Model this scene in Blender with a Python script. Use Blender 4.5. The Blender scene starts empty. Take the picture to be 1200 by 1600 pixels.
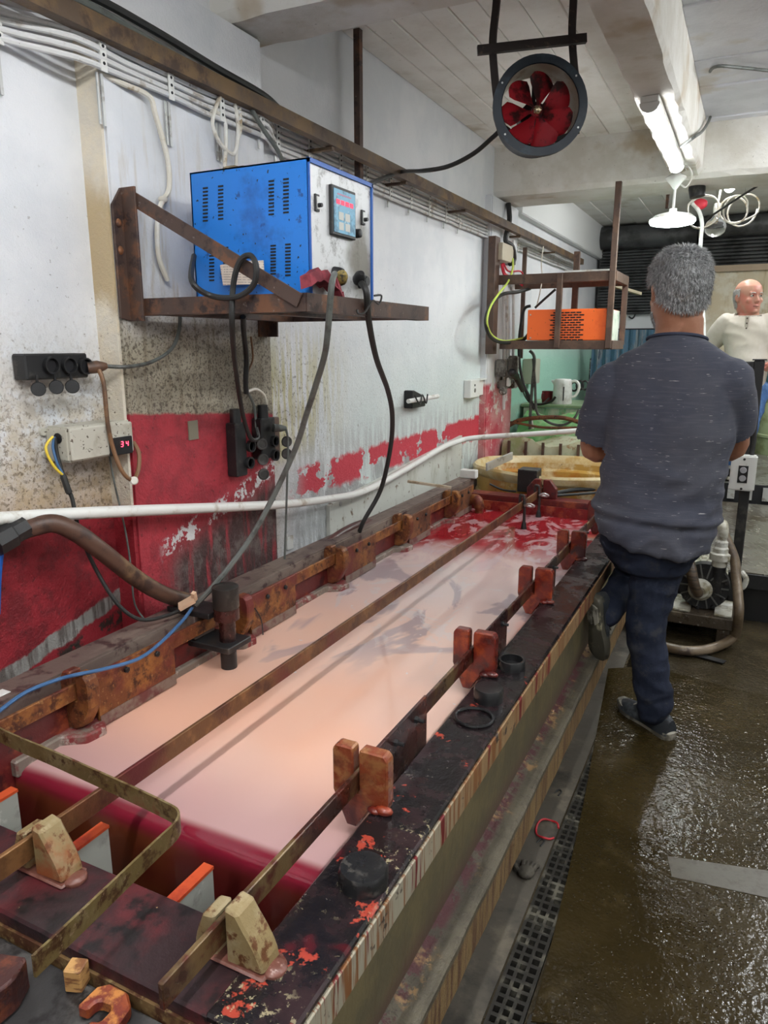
import bpy, bmesh, math, random
from mathutils import Vector, Matrix, Euler, Quaternion
R = math.radians
random.seed(7)
sc = bpy.context.scene
COL = sc.collection
# ---------------------------------------------------------------- camera
FPX, VPX, VPY, CAMH = 1130.0, 1176.0, 539.0, 1.45
_y = Vector((VPX-600, VPY-800, FPX)).normalized()
_d = Vector((0, FPX, -(VPY-800))).normalized()
_x = _d.cross(_y)
# camera (right, down, forward) expressed in world axes
RT = Matrix((_x, _y, -_d))            # world = RT @ cam
cam = bpy.data.cameras.new('camera')
camo = bpy.data.objects.new('camera', cam); COL.objects.link(camo)
cam.sensor_fit = 'VERTICAL'; cam.sensor_height = 24.0
cam.lens = FPX/1600*24.0
cam.clip_start = .02
right = RT @ Vector((1, 0, 0)); up = RT @ Vector((0, -1, 0)); back = RT @ Vector((0, 0, -1))
camo.matrix_world = Matrix(((right.x, up.x, back.x, 0), (right.y, up.y, back.y, 0), (right.z, up.z, back.z, CAMH), (0, 0, 0, 1)))
sc.camera = camo
# ---------------------------------------------------------------- world, exposure
w = bpy.data.worlds.new('world'); sc.world = w; w.use_nodes = True
w.node_tree.nodes['Background'].inputs[0].default_value = (.75, .82, .9, 1)
w.node_tree.nodes['Background'].inputs[1].default_value = .6
sc.view_settings.view_transform = 'Standard'; sc.view_settings.look = 'None'
sc.view_settings.gamma = 1; sc.view_settings.use_curve_mapping = False
sc.view_settings.exposure = 1.36
LAMP = 34.0        # radiance of the fluorescent / LED tubes
PAN = 26.0
sc.cycles.max_bounces = 7; sc.cycles.diffuse_bounces = 4; sc.cycles.glossy_bounces = 4
sc.cycles.transmission_bounces = 5; sc.cycles.caustics_reflective = False; sc.cycles.caustics_refractive = False
sc.cycles.sample_clamp_indirect = 6

def V(u, v, x=None, y=None, z=None):
    """the point where the line of sight through a picture position meets a real plane of the room"""
    r = RT @ Vector(((u-600)/FPX, (v-800)/FPX, 1))
    if x is not None: t = x/r.x
    elif y is not None: t = y/r.y
    else: t = (z-CAMH)/r.z
    return Vector((0, 0, CAMH)) + r*t

# ---------------------------------------------------------------- node helpers
class S:
    def __init__(s, t, o): s.t, s.o = t, o
    def _m(s, op, b=None, c=None, rev=False):
        n = s.t.nt.nodes.new('ShaderNodeMath'); n.operation = op
        a, bb = (b, s) if rev else (s, b)
        for i, q in enumerate((a, bb, c)):
            if q is None: continue
            if isinstance(q, S): s.t.nt.links.new(q.o, n.inputs[i])
            else: n.inputs[i].default_value = q
        return S(s.t, n.outputs[0])
    def __add__(s, b): return s._m('ADD', b)
    __radd__ = __add__
    def __mul__(s, b): return s._m('MULTIPLY', b)
    __rmul__ = __mul__
    def __sub__(s, b): return s._m('SUBTRACT', b)
    def __rsub__(s, b): return s._m('SUBTRACT', b, rev=True)
    def __truediv__(s, b): return s._m('DIVIDE', b)
    def abs(s): return s._m('ABSOLUTE')
    def mx(s, b): return s._m('MAXIMUM', b)
    def mn(s, b): return s._m('MINIMUM', b)
    def frac(s): return s._m('FRACT')
    def pw(s, b): return s._m('POWER', b)
    def sin(s): return s._m('SINE')
class T:
    def __init__(s, name):
        s.m = bpy.data.materials.new(name); s.m.use_nodes = True; s.nt = s.m.node_tree
        s.b = s.nt.nodes['Principled BSDF']
        g = s.nt.nodes.new('ShaderNodeNewGeometry'); s.pos = g.outputs['Position']
        x = s.nt.nodes.new('ShaderNodeSeparateXYZ'); s.nt.links.new(s.pos, x.inputs[0])
        s.x, s.y, s.z = (S(s, x.outputs[i]) for i in range(3))
        s.n = S(s, g.outputs['Normal'])
    def vec(s, x, y, z):
        n = s.nt.nodes.new('ShaderNodeCombineXYZ')
        for i, q in enumerate((x, y, z)):
            if isinstance(q, S): s.nt.links.new(q.o, n.inputs[i])
            else: n.inputs[i].default_value = q
        return n.outputs[0]
    def noise(s, scale, detail=4, rough=.6, vec=None, st=None, dist=0):
        n = s.nt.nodes.new('ShaderNodeTexNoise')
        if st: vec = s.vec(s.x*st[0], s.y*st[1], s.z*st[2])
        s.nt.links.new(vec or s.pos, n.inputs['Vector'])
        n.inputs['Scale'].default_value = scale; n.inputs['Detail'].default_value = detail
        n.inputs['Roughness'].default_value = rough; n.inputs['Distortion'].default_value = dist
        return S(s, n.outputs['Fac'])
    def vor(s, scale, feat='F1', vec=None, st=None):
        n = s.nt.nodes.new('ShaderNodeTexVoronoi'); n.feature = feat
        if st: vec = s.vec(s.x*st[0], s.y*st[1], s.z*st[2])
        s.nt.links.new(vec or s.pos, n.inputs['Vector']); n.inputs['Scale'].default_value = scale
        return S(s, n.outputs['Distance'])
    def ss(s, v, a, b):
        n = s.nt.nodes.new('ShaderNodeMapRange'); n.interpolation_type = 'SMOOTHSTEP'
        lo, hi = min(a, b), max(a, b)
        s.nt.links.new(v.o, n.inputs[0]); n.inputs[1].default_value = lo; n.inputs[2].default_value = hi
        n.inputs[3].default_value = 0 if a < b else 1; n.inputs[4].default_value = 1 if a < b else 0
        return S(s, n.outputs[0])
    def mix(s, f, a, b):
        n = s.nt.nodes.new('ShaderNodeMix'); n.data_type = 'RGBA'
        for i, q in ((0, f), (6, a), (7, b)):
            if isinstance(q, S): s.nt.links.new(q.o, n.inputs[i])
            elif i == 0: n.inputs[0].default_value = q
            else: n.inputs[i].default_value = (*q, 1)
        return S(s, n.outputs[2])
    def set(s, name, v):
        if isinstance(v, S): s.nt.links.new(v.o, s.b.inputs[name])
        elif isinstance(v, tuple): s.b.inputs[name].default_value = (*v, 1)
        else: s.b.inputs[name].default_value = v
        return s
    def bump(s, h, strength=.3, dist=.01):
        n = s.nt.nodes.new('ShaderNodeBump'); n.inputs['Strength'].default_value = strength
        n.inputs['Distance'].default_value = dist
        s.nt.links.new(h.o, n.inputs['Height']); s.nt.links.new(n.outputs[0], s.b.inputs['Normal'])
        return s
def plain(name, c, rough=.5, metal=0, spec=.5):
    t = T(name); t.set('Base Color', tuple(c)).set('Roughness', rough).set('Metallic', metal)
    t.set('Specular IOR Level', spec); return t.m
def grunge(name, base, layers, rough=.6, metal=0, bump=.25, bscale=60, rvar=.15, spec=.5, coat=0):
    """base colour covered by patches: (colour, noise scale, threshold, softness, stretch or None)"""
    t = T(name); c = base
    for (col, scl, thr, soft, st) in layers:
        n = t.noise(scl, 5, .65, st=st); c = t.mix(t.ss(n, thr-soft, thr+soft), c, col)
    t.set('Base Color', c if isinstance(c, S) else tuple(c))
    rn = t.noise(14, 4); t.set('Roughness', (rn-.5)*(rvar*2)+rough); t.set('Metallic', metal)
    t.set('Specular IOR Level', spec)
    if coat: t.set('Coat Weight', coat).set('Coat Roughness', .12)
    if bump: t.bump(t.noise(bscale, 5, .7), bump, .004)
    return t.m
def emit(name, c, s):
    t = T(name); t.set('Base Color', tuple(c)).set('Emission Color', tuple(c)).set('Emission Strength', s); return t.m
def speckled(name, base, speck, scale=90, thr=.36, rough=.45, layers=(), metal=0, bump=.05):
    t = T(name); c = base
    for (col, scl, th, soft, st) in layers:
        c = t.mix(t.ss(t.noise(scl, 5, .65, st=st), th-soft, th+soft), c, col)
    c = t.mix(t.ss(t.noise(scale, 2, .5), thr, thr-.035), c, speck)
    t.set('Base Color', c).set('Roughness', rough).set('Metallic', metal)
    if bump: t.bump(t.noise(40, 3), bump, .003)
    return t.m

# ---------------------------------------------------------------- mesh helpers
WL = {}
def tag(o, label=None, cat=None, group=None, kind=None):
    if label: o['label'] = label
    if cat: o['category'] = cat
    if group: o['group'] = group
    if kind: o['kind'] = kind
    return o
def root(name, loc, label, cat, group=None):
    o = bpy.data.objects.new(name, None); COL.objects.link(o); o.empty_display_size = .05
    o.location = loc; WL[o.name] = Vector(loc); return tag(o, label, cat, group)
def crom(pts, n=6, closed=False):
    P = [Vector(p) for p in pts]
    if len(P) < 3: return P
    out = []; m = len(P); segs = m if closed else m-1
    for i in range(segs):
        g = (lambda k: P[k % m]) if closed else (lambda k: P[min(max(k, 0), m-1)])
        p0, p1, p2, p3 = g(i-1), g(i), g(i+1), g(i+2)
        for k in range(n):
            t = k/n
            out.append(.5*((2*p1)+(p2-p0)*t+(2*p0-5*p1+4*p2-p3)*t*t+(3*p1-p0-3*p2+p3)*t*t*t))
    if not closed: out.append(P[-1])
    return out
class B:
    def __init__(s): s.bm = bmesh.new()
    def face(s, vs):
        try: return s.bm.faces.new(vs)
        except ValueError: return None
    def box(s, lo, hi, M=None):
        lo, hi = Vector(lo), Vector(hi)
        c = [Vector((x, y, z)) for x in (lo.x, hi.x) for y in (lo.y, hi.y) for z in (lo.z, hi.z)]
        if M is not None: c = [M @ p for p in c]
        v = [s.bm.verts.new(p) for p in c]
        for f in ((0, 1, 3, 2), (4, 6, 7, 5), (0, 4, 5, 1), (2, 3, 7, 6), (0, 2, 6, 4), (1, 5, 7, 3)): s.face([v[i] for i in f])
        return s
    def cbox(s, c, size, rot=None):
        M = Matrix.Translation(c)
        if rot is not None: M = M @ (rot if isinstance(rot, Matrix) else Euler(rot).to_matrix().to_4x4())
        h = Vector(size)/2
        return s.box(-h, h, M)
    def bar(s, p0, p1, wid, hgt, upv=(0, 0, 1)):
        """box from p0 to p1; wid sideways, hgt along the up direction"""
        p0, p1 = Vector(p0), Vector(p1); d = (p1-p0); L = d.length; d.normalize()
        u = Vector(upv); sd = d.cross(u)
        if sd.length < 1e-4: sd = d.cross(Vector((1, 0, 0)))
        sd.normalize(); u = sd.cross(d)
        M = Matrix(((d.x, sd.x, u.x, p0.x), (d.y, sd.y, u.y, p0.y), (d.z, sd.z, u.z, p0.z), (0, 0, 0, 1)))
        return s.box((0, -wid/2, -hgt/2), (L, wid/2, hgt/2), M)
    def prism(s, poly, axis, a, b):
        """polygon in the plane across axis ('x': (y,z), 'y': (x,z), 'z': (x,y)) extruded from a to b"""
        def mk(p, q):
            return {'x': (q, p[0], p[1]), 'y': (p[0], q, p[1]), 'z': (p[0], p[1], q)}[axis]
        A = [s.bm.verts.new(mk(p, a)) for p in poly]; C = [s.bm.verts.new(mk(p, b)) for p in poly]
        s.face(A); s.face(C[::-1]); n = len(poly)
        for i in range(n): s.face([A[i], C[i], C[(i+1) % n], A[(i+1) % n]])
        return s
    def rings(s, rings, cap=True, closed=False):
        Vs = [[s.bm.verts.new(p) for p in r] for r in rings]; n = len(rings[0]); m = len(Vs)
        for i in range(m if closed else m-1):
            a, b = Vs[i], Vs[(i+1) % m]
            for k in range(n): s.face([a[k], a[(k+1) % n], b[(k+1) % n], b[k]])
        if cap and not closed:
            s.face(Vs[0][::-1]); s.face(Vs[-1])
        return s
    def tube(s, pts, r, seg=8, smooth=6, closed=False, cap=True):
        P = crom(pts, smooth, closed) if smooth else [Vector(p) for p in pts]
        n = len(P); rs = r if callable(r) else (lambda t: r)
        prev = None; out = []
        for i, p in enumerate(P):
            if closed: d = P[(i+1) % n]-P[i-1]
            else: d = P[min(i+1, n-1)]-P[max(i-1, 0)]
            if d.length < 1e-9: d = Vector((0, 0, 1))
            d.normalize()
            if prev is None:
                a = Vector((0, 0, 1)) if abs(d.z) < .9 else Vector((1, 0, 0))
                prev = (a-d*a.dot(d)).normalized()
            else:
                prev = (prev-d*prev.dot(d)); prev.normalize()
            q = d.cross(prev); rad = rs(i/max(n-1, 1))
            out.append([p+(prev*math.cos(2*math.pi*k/seg)+q*math.sin(2*math.pi*k/seg))*rad for k in range(seg)])
        return s.rings(out, cap, closed)
    def lathe(s, prof, o, axis=(0, 0, 1), seg=20, cap=True):
        """prof: (radius, height along axis)"""
        a = Vector(axis).normalized(); h = Vector((0, 0, 1)) if abs(a.z) < .9 else Vector((1, 0, 0))
        u = (h-a*h.dot(a)).normalized(); v = a.cross(u); o = Vector(o)
        return s.rings([[o+a*z+(u*math.cos(2*math.pi*k/seg)+v*math.sin(2*math.pi*k/seg))*max(r, 1e-4) for k in range(seg)] for r, z in prof], cap)
    def ball(s, c, r, sub=2, sc_=(1, 1, 1)):
        bmesh.ops.create_icosphere(s.bm, subdivisions=sub, radius=1, matrix=Matrix.Translation(c) @ Matrix.Diagonal((r*sc_[0], r*sc_[1], r*sc_[2], 1)))
        return s
    def build(s, name, m, parent=None, label=None, cat=None, group=None, kind=None, smooth=False, bevel=0, loc=None, ang=40):
        bm = s.bm
        bmesh.ops.recalc_face_normals(bm, faces=bm.faces)
        if bevel:
            es = [e for e in bm.edges if len(e.link_faces) == 2 and e.calc_face_angle(0) > R(30)]
            bmesh.ops.bevel(bm, geom=es, offset=bevel, segments=2 if bevel > .004 else 1, affect='EDGES', clamp_overlap=True)
        if parent is not None: L = WL[parent.name]
        elif loc is not None: L = Vector(loc)
        else:
            xs = [v.co for v in bm.verts]
            L = Vector(((min(c.x for c in xs)+max(c.x for c in xs))/2, (min(c.y for c in xs)+max(c.y for c in xs))/2, min(c.z for c in xs)))
        bmesh.ops.translate(bm, vec=-L, verts=bm.verts)
        me = bpy.data.meshes.new(name); bm.to_mesh(me); bm.free()
        if m is not None: me.materials.append(m)
        if smooth:
            for p in me.polygons: p.use_smooth = True
            if ang: me.set_sharp_from_angle(angle=R(ang))
        o = bpy.data.objects.new(name, me); COL.objects.link(o)
        WL[o.name] = L.copy()
        if parent is not None: o.parent = parent
        else: o.location = L
        return tag(o, label, cat, group, kind)
def dup(rt, loc, label=None):
    """a copy of a thing, its parts and their sub-parts"""
    r = rt.copy(); COL.objects.link(r); r.location = loc; WL[r.name] = Vector(loc)
    if label: r['label'] = label
    for ch in list(rt.children):
        c = ch.copy(); COL.objects.link(c); c.parent = r
        for g in ch.children:
            d = g.copy(); COL.objects.link(d); d.parent = c
    return r
def share(o, dx, parent=None):
    """a like piece sharing mesh data, shifted by dx"""
    c = o.copy(); COL.objects.link(c); c.location = o.location+Vector(dx)
    if parent is not None: c.parent = parent
    return c
def cable(name, pts, r, m, label, cat='cable', seg=8, smooth=6, group=None, closed=False):
    return B().tube(pts, r, seg, smooth, closed).build(name, m, None, label, cat, group, smooth=True)
# ---------------------------------------------------------------- materials
RUST = grunge('rusty_steel', (.13, .055, .03), [((.25, .105, .045), 9, .52, .1, None), ((.05, .025, .02), 22, .6, .06, None), ((.33, .18, .09), 60, .64, .05, None)], .6, .35, .3, 90)
RUSTORANGE = grunge('orange_rust', (.17, .055, .02), [((.33, .135, .035), 11, .52, .12, None), ((.07, .022, .012), 30, .55, .08, None), ((.32, .16, .06), 90, .62, .05, None), ((.16, .03, .025), 4, .56, .08, None)], .5, .25, .35, 120)
RUSTRED = grunge('red_wet_rust', (.15, .014, .008), [((.30, .045, .012), 20, .56, .1, None), ((.05, .008, .008), 14, .56, .08, None)], .25, .1, .3, 110, coat=.5)
RUSTDARK = grunge('dark_wet_rust', (.055, .014, .012), [((.2, .05, .02), 18, .58, .08, None), ((.02, .008, .008), 9, .55, .08, None)], .28, .2, .25, 110, coat=.3)
BRASSY = grunge('stained_brass', (.17, .12, .045), [((.24, .19, .09), 14, .54, .09, None), ((.07, .03, .012), 34, .57, .06, None), ((.28, .2, .12), 80, .63, .05, None), ((.2, .05, .02), 7, .62, .06, None)], .45, .35, .25, 100)
BRACKBROWN = grunge('brown_painted_steel', (.075, .045, .035), [((.16, .07, .035), 10, .57, .07, None), ((.035, .02, .018), 16, .58, .06, None), ((.2, .17, .15), 50, .68, .03, None)], .55, .2, .15, 60)
FRAMEBROWN = grunge('chocolate_frame_paint', (.085, .05, .036), [((.13, .075, .05), 8, .56, .08, None), ((.06, .035, .03), 25, .62, .05, None)], .5, .1, .1, 60)
BLACKP = grunge('black_plastic', (.012, .012, .013), [((.05, .045, .04), 18, .62, .06, None)], .45, 0, .1, 60)
BLACKRUB = plain('black_cable_rubber', (.018, .018, .017), .55)
GREYRUB = grunge('grey_cable_rubber', (.11, .12, .11), [((.05, .05, .045), 12, .58, .08, None)], .5, 0, 0)
BROWNRUB = grunge('brown_dirty_cable', (.2, .1, .045), [((.08, .04, .02), 12, .55, .08, None)], .5, 0, 0)
CREAMRUB = grunge('cream_conduit', (.66, .62, .53), [((.35, .26, .15), 16, .6, .06, None), ((.75, .74, .7), 6, .55, .1, None)], .5, 0, .05)
WHITECON = grunge('white_conduit', (.66, .66, .65), [((.42, .38, .33), 12, .59, .06, None), ((.2, .17, .14), 40, .7, .03, None)], .45, 0, .05)
WHITEPL = grunge('white_plastic', (.72, .72, .69), [((.45, .4, .33), 10, .62, .08, None)], .45, 0, .05)
BLUEPAINT = speckled('blue_enamel', (.012, .19, .66), (.012, .02, .04), 75, .335, .38, [((.01, .11, .42), 5, .62, .08, None), ((.008, .07, .28), 24, .67, .03, None)])
BLUEDARK = plain('blue_trim', (.01, .1, .42), .4)
SLOT = plain('dark_slot', (.006, .006, .008), .7)
ORANGE = speckled('orange_enamel', (.95, .16, .025), (.12, .05, .03), 60, .3, .42, [((.8, .1, .02), 6, .63, .08, None)])
STEEL = grunge('galvanized_steel', (.55, .56, .55), [((.3, .28, .25), 14, .6, .06, None)], .4, .6, .1)
BRASS = plain('polished_brass', (.6, .5, .33), .25, .9)
FANRED = grunge('red_fan_paint', (.5, .02, .035), [((.05, .012, .012), 9, .55, .06, None), ((.2, .008, .015), 20, .6, .06, None)], .42, 0, .15, 40)
FANRING = grunge('navy_fan_ring', (.014, .022, .032), [((.03, .05, .07), 8, .6, .08, None)], .5, .1, .1)
FANIN = grunge('beige_fan_tube', (.3, .27, .2), [((.16, .11, .06), 7, .58, .08, None)], .55, 0, .05)
TARBAR = grunge('tarry_black_steel', (.03, .022, .02), [((.11, .07, .05), 30, .64, .05, None)], .65, 0, .4, 70)
CONC = grunge('grey_concrete', (.075, .065, .05), [((.13, .11, .08), 9, .6, .08, None), ((.03, .026, .02), 5, .57, .08, None)], .75, 0, .4, 60)
BLUEWIRE = plain('blue_cable_sheath', (.05, .13, .28), .4)
YELWIRE = plain('yellow_wire', (.75, .55, .05), .4)
REDWIRE = plain('red_wire', (.5, .015, .04), .4)
GREENWIRE = plain('yellow_green_wire', (.55, .68, .12), .4)
SCREEN_BLUE = grunge('faded_blue_screen', (.17, .42, .6), [((.08, .2, .3), 22, .56, .06, None), ((.35, .55, .65), 40, .62, .05, None)], .35, 0, 0)
GLOWRED = emit('red_led', (1, .03, .06), 4.5)
PINKLED = emit('pink_led', (1, .04, .09), .42)
TUBEGLOW = emit('tube_glow', (.97, .99, 1), LAMP)
TUBEGLOW_DIM = emit('dimmed_tube_glow', (.97, .99, 1), LAMP*.3)  # visible tube dimmed to keep the beam beside it from washing out
PANGLOW = emit('pan_lamp_glow', (.86, 1, .95), PAN)

def wallmat(name, kind):
    t = T(name); y, z = t.y, t.z
    n1 = t.noise(3.2, 5, .6); n2 = t.noise(60, 3, .6); n3 = t.noise(14, 5, .7)
    drip = t.noise(9, 5, .65, st=(1, 3.2, .35))
    white = (.74, .75, .77)
    c = t.mix(t.ss(n1, .4, .65), white, (.66, .68, .71))
    rag = (n3-.5)*.07
    if kind == 'main':
        near = t.ss(y, 2.6, 1.9); far0 = t.ss(y, 2.2, 2.4)
        # greenish light-stained paint lower on the long bay
        c = t.mix(t.ss(z, 1.75, 1.0)*t.ss(y, 2.4, 3.2)*.55, c, (.6, .72, .66))
        # brown grime: heavy near the camera
        g = t.ss(z+rag*3, 1.6, 1.12)*near
        c = t.mix(g*t.ss(n3, .36, .6)*.75, c, (.5, .4, .24))
        c = t.mix(t.ss(z+rag*2, 1.24, 1.0)*near*.65, c, (.45, .3, .15))
        c = t.mix(g*t.ss(n2, .53, .62)*.6, c, (.16, .11, .06))
        c = t.mix(t.ss(n2, .66, .72)*t.ss(z, 2.1, 1.5)*.7, c, (.12, .1, .07)); fine = t.noise(150, 3, .65); c = t.mix(t.ss(fine, .56, .64)*g*.75, c, (.14, .1, .055)); c = t.mix(t.ss(fine, .60, .66)*t.ss(z, 1.9, 1.1)*far0*.5, c, (.3, .3, .26))
        # yellow-green drip stains beyond the pilaster
        st = t.ss(y, 2.2, 2.3)*t.ss(y, 3.05, 2.5)*t.ss(z, .95, 1.05)*t.ss(z, 1.6, 1.3)
        c = t.mix(st*t.ss(drip, .42, .58)*.8, c, (.5, .46, .2))
        c = t.mix(st*t.ss(n2, .56, .64)*.6, c, (.1, .09, .05))
        far = t.ss(y, 2.4, 2.6)
        c = t.mix(far*t.ss(z+rag, 1.14, .98)*t.ss(drip, .44, .56)*.7, c, (.45, .47, .47))
        pt = t.noise(4.2, 5, .62, st=(1, .9, 1.2)); band = t.ss(z+rag, .80, .83)*t.ss(z+rag*1.2-y*.012, .93, .905)*t.ss(pt+(y-2.5)*.035, .525, .54)*far
        c = t.mix(far*t.ss(z+rag*3, .97, .86)*t.ss(t.noise(5, 5, .65, st=(1, 1, .6), dist=1.5), .46, .56)*.8, c, (.30, .30, .30)); c = t.mix(band, c, (.55, .045, .07))
        # crimson dado near the camera
        red = t.ss(z+rag*.5+(y-1.15)*.15, 1.035, 1.02)*t.ss(y, 1.66, 1.64)
        rc = t.mix(t.ss(n3, .42, .62), (.29, .012, .022), (.17, .008, .014))
        rc = t.mix(t.ss(n2, .62, .7)*.6, rc, (.05, .01, .012))
        c = t.mix(red, c, rc)
        line = (z-.609-(y-1.116)*.25+(n3-.5)*.05).abs()
        c = t.mix(t.ss(line, .028, .02)*t.ss(y, 1.7, 1.6), c, t.mix(t.ss(drip, .45, .6), (.3, .29, .27), (.12, .1, .09)))
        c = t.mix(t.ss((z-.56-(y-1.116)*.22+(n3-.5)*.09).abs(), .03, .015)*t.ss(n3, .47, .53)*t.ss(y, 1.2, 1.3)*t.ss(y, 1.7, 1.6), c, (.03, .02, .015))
        # far bays: mint paint low down
        c = t.mix(t.ss(y, 5.3, 5.5)*t.ss(z+rag, 1.65, 1.25)*.85, c, (.33, .68, .52))
    elif kind == 'pilaster':
        side = t.ss(t.noise(1), 0, .01)
        c = t.mix(t.ss(drip, .5, .66)*t.ss(z, 2.3, 1.7)*.5, c, (.45, .36, .22))
        g = t.ss(z+rag*3, 1.62, 1.42)
        c = t.mix(g*.9, c, t.mix(t.ss(n1, .38, .62), (.36, .31, .21), (.22, .185, .12)))
        c = t.mix(g*t.ss(drip, .5, .68)*.5, c, (.12, .095, .06)); c = t.mix(g*t.ss(t.noise(140, 3, .65), .52, .62)*.8, c, (.08, .06, .04))
        c = t.mix(g*t.ss(n2, .55, .62)*.7, c, (.07, .05, .035))
        red = t.ss(z+rag*.35+(y-1.55)*.08, 1.262, 1.252)
        rc = t.mix(t.ss(n3, .4, .65), (.40, .03, .045), (.27, .02, .032))
        rc = t.mix(t.ss(n2, .63, .7)*.6, rc, (.08, .012, .015))
        c = t.mix(red, c, rc)
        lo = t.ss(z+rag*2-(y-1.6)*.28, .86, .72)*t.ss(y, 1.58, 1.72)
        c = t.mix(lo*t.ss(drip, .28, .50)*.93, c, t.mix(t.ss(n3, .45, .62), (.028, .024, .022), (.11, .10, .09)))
        edge = (z+rag*2.2-(y-1.6)*.28-.83).abs()
        c = t.mix(t.ss(edge, .034, .022)*t.ss(n3, .485, .52)*t.ss(y, 1.60, 1.66), c, (.62, .62, .62))
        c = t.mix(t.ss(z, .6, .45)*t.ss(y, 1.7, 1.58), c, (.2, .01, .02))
    elif kind == 'side':     # cream near face of the pilaster
        c = t.mix(t.ss(n3, .35, .6), (.74, .66, .52), (.68, .62, .52))
        c = t.mix(t.ss(z, 1.95, 1.8)*t.ss(z, 1.3, 1.6)*t.ss(n1, .42, .55)*.7, c, (.4, .27, .1))
        c = t.mix(t.ss(n2, .62, .7)*t.ss(z, 1.7, 1.3), c, (.15, .1, .06))
        c = t.mix(t.ss(z, 1.0, .97), c, (.29, .012, .022))
    elif kind == 'column':
        c = t.mix(t.ss(drip, .45, .6)*t.ss(z, 1.6, .9)*.8, c, (.62, .58, .4))
        red = t.ss(z+rag, 1.2, 1.17)*t.ss(n3+(1.2-z)*.15, .38, .5)
        c = t.mix(red, c, t.mix(t.ss(n1, .4, .6), (.5, .05, .08), (.62, .28, .28)))
    t.set('Base Color', c).set('Roughness', .62)
    h = t.noise(110, 4, .7)*.8+t.noise(26, 4, .6)*.8
    h = h*t.ss(z, 2.2, .9)+h*.35
    t.bump(h, .75, .007)
    return t.m
def ceilmat(name, base, dark, warm):
    t = T(name)
    n = t.noise(4, 5, .65); f = t.noise(45, 4, .7)
    c = t.mix(t.ss(n, .4, .64), base, dark); c = t.mix(t.ss(t.noise(2.2, 4, .6), .58, .7)*.7, c, warm)
    c = t.mix(t.ss(f, .66, .72)*.6, c, (.2, .17, .13))
    t.set('Base Color', c).set('Roughness', .7)
    t.bump(t.noise(30, 5, .7)*1.0+t.noise(8, 3)*.8, .35, .01)
    return t.m
W_MAIN = wallmat('grimy_wall_paint', 'main'); W_PIL = wallmat('pilaster_paint', 'pilaster')
W_SIDE = wallmat('pilaster_side_paint', 'side'); W_COL = wallmat('column_paint', 'column')
CEIL_A = ceilmat('whitewashed_boards', (.80, .79, .75), (.71, .69, .64), (.45, .38, .28))
CEIL_B = ceilmat('cool_whitewash', (.80, .82, .88), (.72, .74, .80), (.6, .56, .5))
BEAMM = ceilmat('beam_whitewash', (.75, .73, .68), (.64, .61, .54), (.45, .34, .2))
PLAINW = plain('plain_white_wall', (.72, .73, .72), .7)
def floormat(name, base, brown, dry, rough0):
    t = T(name)
    n = t.noise(1.6, 5, .6); m = t.noise(7, 5, .7)
    c = t.mix(t.ss(n, .42, .6), base, brown); c = t.mix(t.ss(m, .55, .72)*.6, c, dry)
    t.set('Base Color', c)
    wet = t.ss(t.noise(2.3, 4, .6), .38, .6)
    t.set('Roughness', wet*-.08+rough0).set('Specular IOR Level', .24)
    pk = t.ss(t.vor(85), .32, .12)*t.ss(t.noise(9, 3, .6), .42, .6); t.bump(pk*.5+t.noise(60, 2, .5)*.45+t.noise(14, 3, .6)*.7, .42, .012)
    return t.m
FLOORM = floormat('wet_brown_concrete', (.035, .027, .015), (.055, .042, .023), (.08, .065, .042), .2)
SHEETM = floormat('wet_brown_sheet', (.026, .018, .006), (.04, .028, .010), (.062, .046, .02), .18)
def treadmat():
    t = T('checker_plate'); 
    a = t.vec((t.x+t.y)*1.0, (t.x-t.y)*.45, 0)
    v = t.vor(27, vec=a)
    c = t.mix(t.ss(t.noise(3, 4), .45, .62), (.24, .22, .18), (.12, .092, .06)); c = t.mix(t.ss(v, .34, .22)*.6, c, (.5, .47, .4))
    t.set('Base Color', c).set('Metallic', .55).set('Roughness', .3)
    t.bump(t.ss(v, .42, .2), 1.0, .012)
    return t.m
TREAD = treadmat()
def shutmat():
    t = T('dark_shutter_steel')
    c = t.mix(t.ss(t.noise(5, 4), .42, .62), (.11, .112, .115), (.05, .05, .05))
    t.set('Base Color', c).set('Roughness', .42).set('Metallic', .3); return t.m
SHUT = shutmat()

# ---------------------------------------------------------------- the setting
def structure(b, name, m, parent=None, **k):
    o = b.build(name, m, parent, loc=None if parent else (0, 0, 0), **k)
    if parent is None: o['kind'] = 'structure'
    return o
WX = -1.65; PX = -1.57; CZ = 2.72
fl = structure(B().box((-.30, -3, -.2), (3.2, 9.2, 0)).box((-1.85, -3, -.2), (-.375, 9.2, 0)).box((-.375, -3, -.2), (-.30, 9.2, -.09)), 'floor', FLOORM)
wl = structure(B().box((-1.9, -3, 0), (WX, 9.2, CZ)), 'wall_left', W_MAIN)
# pilaster behind the blue cabinet, with its cream near face, and the second column further along
structure(B().box((WX-.02, 1.523, 0), (PX, 2.24, 2.44)), 'pilaster', W_PIL, wl, bevel=.008)
structure(B().box((WX-.02, 1.515, 0), (PX-.004, 1.524, 2.44)), 'pilaster_side', W_SIDE, wl)
structure(B().box((WX-.02, 4.80, 0), (-1.60, 5.40, 2.40)), 'column', W_COL, wl, bevel=.01)
structure(B().box((WX-.02, 5.45, 2.38), (-1.59, 9.0, CZ)), 'lintel', PLAINW, wl, bevel=.006)
structure(B().box((3.2, -3, 0), (3.4, 9.2, CZ)), 'wall_right', PLAINW)
structure(B().box((-1.9, -3.2, 0), (3.4, -3, CZ)), 'wall_near', PLAINW)
wf = structure(B().box((-1.9, 9.2, 0), (3.4, 9.4, CZ)), 'wall_far', PLAINW)
ce = structure(B().box((-1.9, -3.2, CZ), (3.4, 9.4, CZ+.15)), 'ceiling', CEIL_A)
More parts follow.
